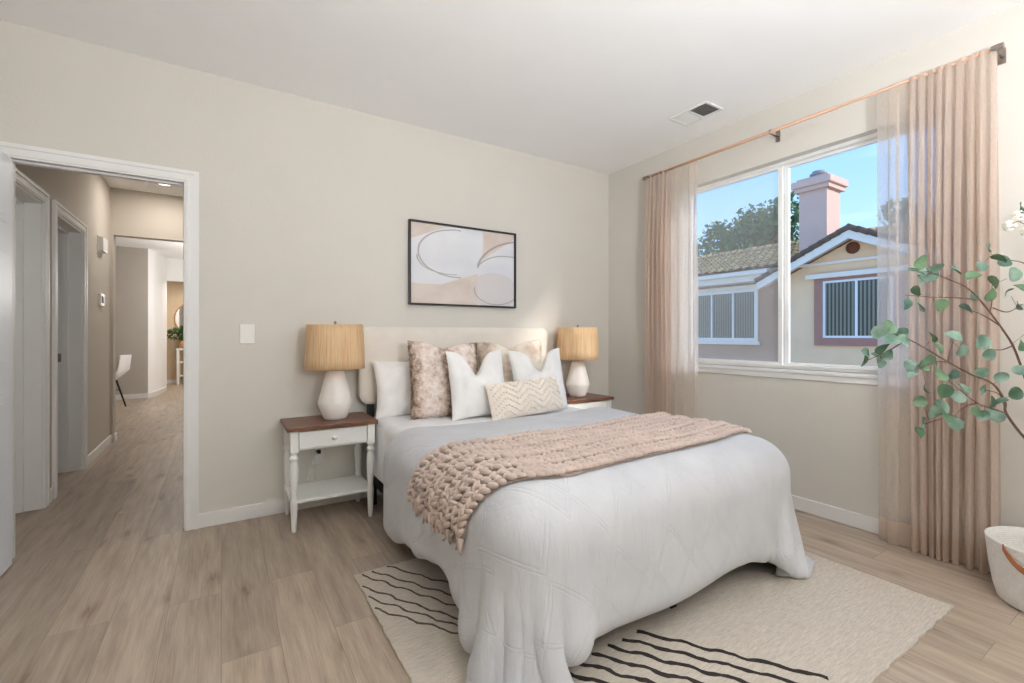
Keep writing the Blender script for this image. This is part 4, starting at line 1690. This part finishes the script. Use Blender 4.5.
def curtain(name, ya, yb, y_split, dense_n, sheer_n, label, seed):
    """from ya (window side, sheer single layer) to yb (wall side, gathered)"""
    g = random.Random(seed)
    o = thing(name, label, 'curtain', (RX, (ya + yb) / 2, 0))
    ztop, zbot = RZ + 0.012, 0.006

    def piece(y0, y1, npl, amp, nm, part_mat, phase, nc, a_top=0.4):
        ph = [g.uniform(0, 6) for _ in range(6)]
        nr = 60
        mb = MB()
        vs, fs = [], []
        for r_ in range(nr + 1):
            fz = r_ / nr
            z = ztop + (zbot - ztop) * fz
            A = amp * (a_top + (1 - a_top) * min(1, fz * 4)) * (1 + 0.15 * math.sin(fz * 5 + ph[0]))
            for c in range(nc + 1):
                q = c / nc
                wob = 0.10 * math.sin(fz * 3.1 + ph[1] + q * 5) * fz + 0.05 * math.sin(fz * 9 + q * 17)
                th_ = 2 * PI * (npl * q) + phase + wob * 2.2 + 0.7 * math.sin(q * 9 + ph[2])
                y = y0 + (y1 - y0) * q + (abs(y1 - y0) / npl) * 0.16 * math.sin(2 * th_) + 0.012 * fz * math.sin(q * 7 + ph[3])
                x = A * (math.sin(th_) + 0.25 * math.sin(2.3 * th_ + ph[4]))
                # the gathered head hugs the rod
                vs.append((min(x, 0.085), y - (ya + yb) / 2, z))
        for r_ in range(nr):
            for c in range(nc):
                a = r_ * (nc + 1) + c
                mi = 1 if r_ >= nr - 3 else 0
                fs.append((a, a + 1, a + nc + 2, a + nc + 1))
        mb.add(vs, fs, 0, True)
        mb.mi = [1 if (k // nc) >= nr - 3 else 0 for k in range(len(fs))]
        return mb.build(nm, [part_mat, M['hem']], o)
    piece(ya, y_split, sheer_n, 0.012, 'sheer_panel', M['sheer'], 0.5, 90)
    piece(y_split, yb, dense_n, 0.034, 'gathered_panel', M['drape'], 1.0, 300)
    return o


curtain('curtain', -1.075, -0.565, -0.82, 6, 2.2, 'blush linen curtain hanging at the left side of the window', 5)
curtain('curtain', -2.245, -2.715, -2.37, 9, 1.3, 'blush linen curtain hanging at the right side of the window', 9)


# ------------------------------------------------------------------ basket and eucalyptus
BC = Vector((-0.265, -2.905, 0))
t = thing('rope_basket', 'white coiled rope basket with tan leather handle on the floor by the curtain', 'basket', BC)
bs = MB()
prof = [(0.150, 0.002), (0.160, 0.01), (0.172, 0.06), (0.184, 0.14), (0.192, 0.22), (0.196, 0.262), (0.197, 0.268), (0.190, 0.268), (0.185, 0.22), (0.166, 0.08), (0.15, 0.02), (0.02, 0.018)]
bs.lathe(prof, n=48, cap=False)
bs.lathe([(0.001, 0.0021), (0.150, 0.002)], n=48, cap=False)
bs.build('basket_body', M['rope'], t)
for sgn, a0 in ((1, R(176)), (-1, R(356))):
    h_ = MB()
    pts = []
    for k in range(13):
        f = k / 12
        a = a0 + (f - 0.5) * 0.95
        zz = 0.262 - 0.075 * math.sin(f * PI) ** 0.8
        rr = 0.205
        pts.append((rr * math.cos(a), rr * math.sin(a), zz))
    vs, fs = [], []
    for (x, y, z) in pts:
        r_ = math.hypot(x, y)
        for (dr, dz) in ((0.0, -0.013), (0.005, -0.013), (0.005, 0.013), (0.0, 0.013)):
            vs.append((x * (r_ + dr) / r_, y * (r_ + dr) / r_, z + dz))
    for k in range(12):
        for q in range(4):
            fs.append((k * 4 + q, k * 4 + (q + 1) % 4, k * 4 + 4 + (q + 1) % 4, k * 4 + 4 + q))
    h_.add(vs, fs)
    h_.build('handle', M['leather'], t)['label'] = 'tan leather handle'

CAMP = Vector((-3.228, -3.334, 1.156))
FW = Vector((math.sin(R(32.24)), math.cos(R(32.24)), 0))
RT = Vector((FW.y, -FW.x, 0))


def place_at(u, v, d):
    """world position of a spot measured in the photograph at a given distance"""
    return CAMP + FW * d + RT * ((u - 512) / 460 * d) + Vector((0, 0, -(v - 335) / 460 * d))


pl_ = thing('eucalyptus_tree', 'leafy eucalyptus stems with a few white blooms rising from the rope basket', 'plant', BC + Vector((0, 0, 0.02)))
po = BC + Vector((0, 0, 0.02))
br = MB()
D0 = 1.93
stem = [BC + Vector((0.0, 0, 0.02)), BC + Vector((0.01, 0, 0.3)), BC + Vector((0.02, 0.01, 0.55)), place_at(1052, 462, 1.95), place_at(1060, 380, 2.0), place_at(1062, 300, 1.98), place_at(1050, 200, 1.95)]


def branch(pts, r0, r1):
    P_ = [Vector(p) for p in pts]
    # catmull-rom for gentle curves
    out = []
    for i in range(len(P_) - 1):
        p0, p1, p2, p3 = P_[max(i - 1, 0)], P_[i], P_[i + 1], P_[min(i + 2, len(P_) - 1)]
        for k in range(5):
            t_ = k / 5
            out.append(0.5 * ((2 * p1) + (-p0 + p2) * t_ + (2 * p0 - 5 * p1 + 4 * p2 - p3) * t_ * t_ + (-p0 + 3 * p1 - 3 * p2 + p3) * t_ ** 3))
    out.append(P_[-1])
    m = len(out)
    br.tube(out, [r0 + (r1 - r0) * k / (m - 1) for k in range(m)], 7)
    return out


branch(stem, 0.014, 0.006)
BR = [
    [(1052, 462, 1.95), (1024, 437, 1.93), (1006, 413, 1.90), (1005, 402, 1.89), (993, 384, 1.87), (970, 374, 1.84), (948, 362, 1.82), (928, 350, 1.80), (910, 340, 1.78), (890, 332, 1.77)],
    [(1056, 420, 1.97), (1030, 388, 1.98), (1021, 366, 1.97), (1012, 344, 1.96), (998, 323, 1.94), (980, 300, 1.92), (966, 287, 1.90), (950, 280, 1.88), (928, 271, 1.87)],
    [(1006, 413, 1.90), (990, 408, 1.86), (977, 403, 1.84), (961, 391, 1.82), (948, 380, 1.81)],
    [(977, 403, 1.84), (966, 406, 1.85), (955, 413, 1.83), (940, 419, 1.82), (925, 424, 1.81)],
    [(1056, 300, 1.98), (1030, 267, 1.96), (1010, 260, 1.94), (990, 256, 1.93)],
    [(1000, 326, 1.94), (988, 318, 1.95), (978, 313, 1.96), (966, 309, 1.97)],
    [(980, 300, 1.92), (960, 298, 1.91), (930, 297, 1.90), (905, 295, 1.89)],
    [(1012, 346, 1.96), (1000, 350, 1.98), (985, 348, 1.99)],
    [(1062, 300, 1.98), (1040, 240, 1.96), (1020, 222, 1.95), (1010, 226, 1.94)],
    [(948, 362, 1.82), (950, 350, 1.84), (953, 342, 1.85)],
    [(905, 340, 1.78), (890, 350, 1.80), (868, 360, 1.82)],
    [(948, 362, 1.82), (935, 362, 1.80), (915, 370, 1.79)],
    [(1006, 413, 1.90), (1000, 395, 1.93), (985, 390, 1.95)],
    [(993, 308, 1.94), (1008, 312, 1.98), (1022, 304, 2.0)],
    [(990, 312, 1.94), (992, 300, 1.96), (992, 285, 1.97)],
]
for k, b in enumerate(BR):
    branch([place_at(*p) for p in b], 0.0055 if k < 2 else 0.003, 0.0018 if k < 2 else 0.0012)
br.v = [tuple(Vector(p) - po) for p in br.v]
br.build('branches', M['bark'], pl_)
LV = [(921, 263), (917, 271), (922, 279), (917, 291.5), (906.6, 304), (920, 305.5), (941, 305), (938, 268), (956.6, 270), (973, 275.7), (966, 308), (989, 247.6), (1000, 259), (1005, 262),
      (981, 265.6), (993.7, 283), (1015, 275), (1008.6, 292), (1020.7, 287), (1018.5, 305.5), (973.5, 295), (991, 294), (1021.8, 207.5), (881, 332), (890, 328), (892, 340), (904, 341), (884, 347.6),
      (877, 356), (888, 355.5), (864.7, 361), (867, 353), (881, 363), (933, 337), (955.6, 336), (962, 350), (939, 347.6), (983, 341), (989.6, 355), (1022, 345.7), (1020.5, 370), (981, 373),
      (932.6, 360), (910, 365.6), (913, 375), (940, 372.6), (953, 376), (963, 387), (944, 391), (927, 390), (956.5, 396.5), (921, 401), (941, 406.6), (934.5, 412.5), (947.4, 416.7), (956, 424),
      (923.7, 422), (920.5, 433), (984, 388), (984, 396), (992, 403), (984, 415), (996.6, 416), (1016, 394), (1002.5, 377), (930, 275), (978, 412), (1000, 402), (899, 335), (925, 366), (1030, 330), (1040, 280)]
allp = [Vector(p) + po for p in br.v]
for tone, nm in ((0, 'foliage'), (1, 'dark_foliage')):
    lf = MB()
    tw = MB()
    for k, (u, v) in enumerate(LV):
        g = random.Random(k * 7 + 1)
        if (k % 3 == 0) != (tone == 1):
            continue
        # distance of the nearest branch as seen on this line of sight
        best, bd_ = None, 1e9
        for b in BR:
            for (bu, bvv, dd) in b:
                q = (bu - u) ** 2 + (bvv - v) ** 2
                if q < bd_:
                    bd_, best = q, dd
        d = best + g.uniform(-0.04, 0.04)
        c = place_at(u, v, d)
        near = min(allp, key=lambda p: (p - c).length)
        rad = g.uniform(0.021, 0.032)
        nn = (-(FW * 1.0) + Vector((g.gauss(0, .45), g.gauss(0, .45), g.gauss(0.25, .5)))).normalized()
        ax = nn.cross(Vector((0, 0, 1)) if abs(nn.z) < .9 else Vector((1, 0, 0))).normalized()
        ax = Matrix.Rotation(g.uniform(0, 6.3), 3, nn) @ ax
        ay = nn.cross(ax)
        vs = [c - nn * 0.004]
        n = 12
        for q in range(n):
            a = 2 * PI * q / n
            r_ = rad * (1 + 0.12 * math.cos(a))
            vs.append(c + ax * math.cos(a) * r_ * 1.06 + ay * math.sin(a) * r_ * 0.94 + nn * (0.006 * math.sin(2 * a)))
        lf.add(vs, [(0, 1 + q, 1 + (q + 1) % n) for q in range(n)], 0, True)
        stemp = c + (near - c).normalized() * rad * 0.9
        lf.tube([stemp, near], 0.0009, 4, mi=1)
    lf.v = [tuple(Vector(p) - po) for p in lf.v]
    lf.build(nm, [M['euca_dark'] if tone else M['euca'], M['bark']], pl_)
for (u, v, d) in ((1010, 226, 1.94), (1019, 216, 1.95), (1028, 232, 1.96)):
    fl = MB()
    c = place_at(u, v, d) - po
    for k in range(26):
        g = random.Random(k + int(u))
        nn = Vector((g.gauss(0, 1), g.gauss(0, 1), g.gauss(0, 1))).normalized()
        ax = nn.cross(Vector((0.3, 0.2, 1))).normalized()
        ay = nn.cross(ax)
        q = c + nn * 0.018
        fl.add([q - ax * .011, q - ay * .009 + nn * .006, q + ax * .011, q + ay * .009 + nn * .004], [(0, 1, 2, 3)])
    fl.build('bloom', M['petal'], pl_)['label'] = 'white ruffled bloom'


# ------------------------------------------------------------------ outside
GZ = -2.9
struct(MB().box(0.2, 60, -30, 45, GZ - 0.2, GZ), 'ground', M['ground'])
hs_ = thing('neighbour_house', 'beige stucco house with tiled roof and chimney seen through the window', 'house', (9.3, 2.0, GZ))
ho = Vector((9.3, 2.0, GZ))


def hp(mb, name, mat, parent=None):
    mb.v = [tuple(Vector(p) - ho) for p in mb.v]
    return mb.build(name, mat, parent or hs_)


GX = 8.3         # gable front
AY, AZ = 1.09, 3.40      # apex
SLP = 0.475
gl_, gr_ = 2.52, -0.35   # gable wall edges
w_ = MB()
w_.prism([(gl_, GZ), (gl_, AZ - 0.16 - SLP * (gl_ - AY)), (AY, AZ - 0.16), (gr_, AZ - 0.16 - SLP * (AY - gr_)), (gr_, GZ)], 'x', GX, GX + 3.5)
hp(w_, 'gable_wall', M['stucco'])
w_ = MB().box(9.35, 15, gl_ - 0.2, 12, GZ, 2.86)
w_.box(9.35, 15, -9, gr_ + 0.2, GZ, 2.86)
hp(w_, 'wing_wall', M['stucco_brown'])
# horizontal band across the gable
hp(MB().box(GX - 0.05, GX, gr_, gl_, 2.74, 2.80), 'gable_band', M['fascia'])
# rake boards
ex = 3.06
for (ye, nm) in ((ex, 1), (AY - (ex - AY), -1)):
    rb = MB()
    sgn = 1 if ye > AY else -1
    L = abs(ye - AY)
    rb.prism([(AY, AZ - 0.02), (ye, AZ - 0.02 - SLP * L), (ye, AZ - 0.20 - SLP * L), (AY, AZ - 0.20)], 'x', GX - 0.36, GX - 0.31)
    rb.prism([(AY, AZ - 0.06), (ye, AZ - 0.06 - SLP * L), (ye, AZ - 0.10 - SLP * L), (AY, AZ - 0.10)], 'x', GX - 0.31, GX + 0.1)
    hp(rb, 'rake_board', M['fascia'])
# attic vent
av = MB().lathe([(0.13, 0), (0.13, 0.03), (0.10, 0.035), (0.09, 0.01)], n=20)
av.v = [(GX - z, 1.14 + x, 3.04 + y) for (x, y, z) in av.v]
hp(av, 'attic_vent', M['terracotta'])


def tiled(p00, p10, p01, p11, ncols, nrows, amp=0.05):
    """pitched barrel-tile surface: columns run down the slope (from p0* at the eave to p1* at the ridge)"""
    p00, p10, p01, p11 = map(Vector, (p00, p10, p01, p11))
    nn = (p01 - p00).cross(p10 - p00).normalized()
    if nn.z < 0:
        nn = -nn
    vs, fs = [], []
    cs = ncols * 6
    rows = []
    for r_ in range(nrows):
        rows += [(r_ / nrows, 0.045), ((r_ + 0.999) / nrows, 0.0)]
    for (f, lift) in rows:
        for c in range(cs + 1):
            q = c / cs
            a = (p00 * (1 - q) + p01 * q)
            b = (p10 * (1 - q) + p11 * q)
            hgt = amp * abs(math.sin(q * ncols * PI))
            vs.append(a * (1 - f) + b * f + nn * (hgt + lift))
    nr = len(rows)
    for r_ in range(nr - 1):
        for c in range(cs):
            k = r_ * (cs + 1) + c
            fs.append((k, k + 1, k + cs + 2, k + cs + 1))
    mb = MB()
    mb.add(vs, fs, 0, True)
    return mb


# wing roof facing us
rf = tiled((8.95, 2.2, 2.93), (12.6, 2.2, 4.12), (8.95, 12.3, 2.93), (12.6, 12.3, 4.12), 40, 12)
hp(rf, 'wing_roof', M['tiles'])
rf = tiled((8.95, -9.0, 2.93), (12.6, -9.0, 4.45), (8.95, 0.4, 2.93), (12.6, 2.2, 4.12), 34, 12)
hp(rf, 'side_roof', M['tiles'])
hp(MB().box(12.55, 15.4, -9, 12.3, 3.2, 4.05), 'roof_core', M['stucco_brown'])
# gable roof slopes (ridge runs away from us)
L = ex - AY
rf = tiled((GX - 0.38, ex, AZ - SLP * L), (GX - 0.38, AY, AZ), (GX + 3.4, ex, AZ - SLP * L), (GX + 3.4, AY, AZ), 14, 8, 0.04)
hp(rf, 'gable_roof', M['tiles'])
rf = tiled((GX - 0.38, AY - L, AZ - SLP * L), (GX - 0.38, AY, AZ), (GX + 3.4, AY - L, AZ - SLP * L), (GX + 3.4, AY, AZ), 14, 8, 0.04)
hp(rf, 'gable_roof', M['tiles'])
# verge tiles along the gable edge, shade put into their dark colour
vt = MB()
for sgn in (1, -1):
    for k in range(11):
        y = AY + sgn * L * (k + 0.5) / 11
        z = AZ - SLP * L * (k + 0.5) / 11
        vt.tube([(GX - 0.36, y - 0.11, z + 0.03 + sgn * SLP * 0.11), (GX - 0.36, y + 0.11, z + 0.05 - sgn * SLP * 0.11)], 0.06, 8)
hp(vt, 'verge_tiles', simple('shaded_verge_tiles', srgb(112, 92, 78), 0.9, 0.2, 8))
# ridge caps
rc = MB()
for k in range(36):
    y = -8.8 + 0.58 * k
    rc.tube([(12.6, y, 4.15 if y > 1 else 4.35), (12.6, y + 0.56, 4.15 if y > 1 else 4.35)], [0.11, 0.09], 8)
hp(rc, 'ridge_caps', M['tiles'])
# eave fascia and gutter of the wing
ev = MB()
ev.box(8.82, 8.94, 3.28, 12.3, 2.78, 2.90, bev=0.02)
hp(ev, 'gutter', M['fascia'])
ev = MB()
ev.box(8.94, 8.98, 3.28, 12.3, 2.62, 2.92)
ev.box(8.98, 9.35, 3.28, 12.3, 2.62, 2.66)
hp(ev, 'eave_fascia', M['fascia'])


def far_window(y0, y1, z0, z1, x, nmull, surround, smat, bright, pad=0.2):
    f_ = MB()
    if surround:
        f_.box(x - 0.05, x, y0 - pad, y1 + pad, z0 - pad, z0)
        f_.box(x - 0.05, x, y0 - pad, y1 + pad, z1, z1 + pad)
        f_.box(x - 0.05, x, y0 - pad, y0, z0, z1)
        f_.box(x - 0.05, x, y1, y1 + pad, z0, z1)
    o = hp(f_, 'window_surround', smat)
    r_ = MB()
    a = 0.05
    frame_yz(r_, x - 0.03, x + 0.02, y0, y1, z0, z1, a)
    for k in range(1, nmull + 1):
        ym = y0 + (y1 - y0) * k / (nmull + 1)
        r_.box(x - 0.029, x + 0.019, ym - a / 2, ym + a / 2, z0 + a, z1 - a)
    hp(r_, 'window_frame', M['vinyl'], o)
    p = MB().box(x - 0.012, x - 0.004, y0 + a, y1 - a, z0 + a, z1 - a)
    hp(p, 'window_pane', bright, o)


far_window(0.42, 1.72, 1.09, 2.37, GX, 1, True, simple('mauve_surround', srgb(176, 128, 112), 0.9, 0.05), M['blind_glass'], 0.17)
hp(MB().box(GX - 0.12, GX, 0.05, 2.05, 2.43, 2.54, bev=0.01), 'head_trim', M['fascia'])
far_window(3.86, 6.6, 1.02, 2.42, 9.35, 3, True, M['fascia'], M['blind_glass'], 0.06)
hp(MB().box(9.25, 9.35, 3.72, 6.8, 0.88, 0.98, bev=0.01), 'sill_trim', M['fascia'])
hp(MB().box(9.25, 9.35, 3.72, 6.8, 2.47, 2.56, bev=0.01), 'head_trim', M['fascia'])
# chimney
ch = MB().box(9.3, 10.0, 2.08, 2.72, 2.6, 4.88)
cho = hp(ch, 'chimney', M['stucco_pink'])
cp = MB()
cp.box(9.22, 10.08, 2.0, 2.80, 4.78, 4.88)
cp.box(9.16, 10.14, 1.94, 2.86, 4.88, 5.06, bev=0.03)
cp.box(9.26, 10.04, 2.04, 2.76, 5.06, 5.12)
hp(cp, 'chimney_cap', M['stucco_pink'], cho)
fl = MB().lathe([(0.15, 5.10), (0.15, 5.20), (0.19, 5.21), (0.19, 5.25), (0.14, 5.27), (0.14, 5.31), (0.02, 5.33)], (9.6, 2.4, 0), 16)
hp(fl, 'flue', M['concrete'], cho)


def tree(name, label, base, height, crown, seed, n=2600):
    g = random.Random(seed)
    t = thing(name, label, 'tree', base, group='trees beyond the neighbour house')
    tk = MB()
    tk.tube([(0, 0, 0), (0.1, 0.1, height * .35), (0.0, 0.3, height * .6)], [0.3, 0.22, 0.12], 10)
    blobs = []
    for k in range(15):
        a = g.uniform(0, 2 * PI)
        rr = crown * g.uniform(0.1, 0.8)
        c = Vector((rr * math.cos(a), rr * math.sin(a), height * g.uniform(0.55, 0.92) - 0.25 * rr))
        blobs.append((c, crown * g.uniform(0.28, 0.45)))
        tk.tube([(0, 0.1, height * .4), tuple(c * 0.6 + Vector((0, 0, height * .25))), tuple(c)], [0.12, 0.07, 0.03], 6)
    tk.build('trunk', M['bark'], t)
    lf = MB()
    for k in range(n):
        c, r_ = blobs[g.randrange(len(blobs))]
        d = Vector((g.gauss(0, 1), g.gauss(0, 1), g.gauss(0, 1))).normalized() * r_ * g.uniform(.45, 1.08)
        p = c + d
        q = Matrix.Rotation(g.uniform(0, 6), 3, Vector((g.gauss(0, 1), g.gauss(0, 1), g.gauss(0, 1))).normalized())
        s = g.uniform(.09, .2)
        lf.add([p + q @ Vector(v_) * s for v_ in ((-1, 0, 0), (0, -.6, .15), (1, 0, 0), (0, .6, .15))], [(0, 1, 2, 3)])
    lf.build('foliage', M['tree'], t)
    return t


tree('tree', 'tall rounded green tree nearest the chimney', (20.5, 10.4, GZ), 11.6, 3.0, 1, 6000)
tree('tree', 'lower green tree at the left beyond the tiled roof', (22.5, 15.8, GZ), 11.2, 3.2, 2, 6000)
tree('tree', 'green tree right behind the chimney', (27.5, 6.0, GZ), 11.9, 2.2, 3)

# ------------------------------------------------------------------ added fill lamps, unseen behind the camera
t = thing('added_ceiling_lamp', 'round white flush ceiling lamp added as unseen fill behind the camera', 'ceiling lamp', (-2.9, -4.5, H))
MB().lathe([(0.24, 0), (0.24, -0.03), (0.23, -0.04)], n=40).build('lamp_rim', M['trim'], t)
MB().lathe([(0.225, -0.04), (0.215, -0.10), (0.16, -0.135), (0.02, -0.145)], n=40).build('diffuser', M['lamp_on'], t)
t = thing('added_studio_lamp', 'round studio lamp on a black stand, added unseen behind the camera to bounce fill off the ceiling', 'lamp', (-2.3, -4.3, 0))
for k in range(3):
    a = 2 * PI * k / 3
    MB().tube([(0, 0, 0.5), (0.35 * math.cos(a), 0.35 * math.sin(a), 0.012)], 0.010, 8).build('leg', M['black'], t)
MB().lathe([(0.014, 0.35), (0.014, 1.42)], n=12).build('pole', M['black'], t)
hd = MB().lathe([(0.02, -0.16), (0.10, -0.13), (0.25, -0.03), (0.29, -0.012), (0.285, -0.008), (0.24, -0.03), (0.02, -0.10)], n=36, cap=False)
q_ = Vector((0.12, 0.36, 1.0)).to_track_quat('Z', 'Y')
hd.v = [tuple(q_ @ Vector(p) + Vector((0, 0, 1.55))) for p in hd.v]
hd.build('reflector', M['steel'], t)
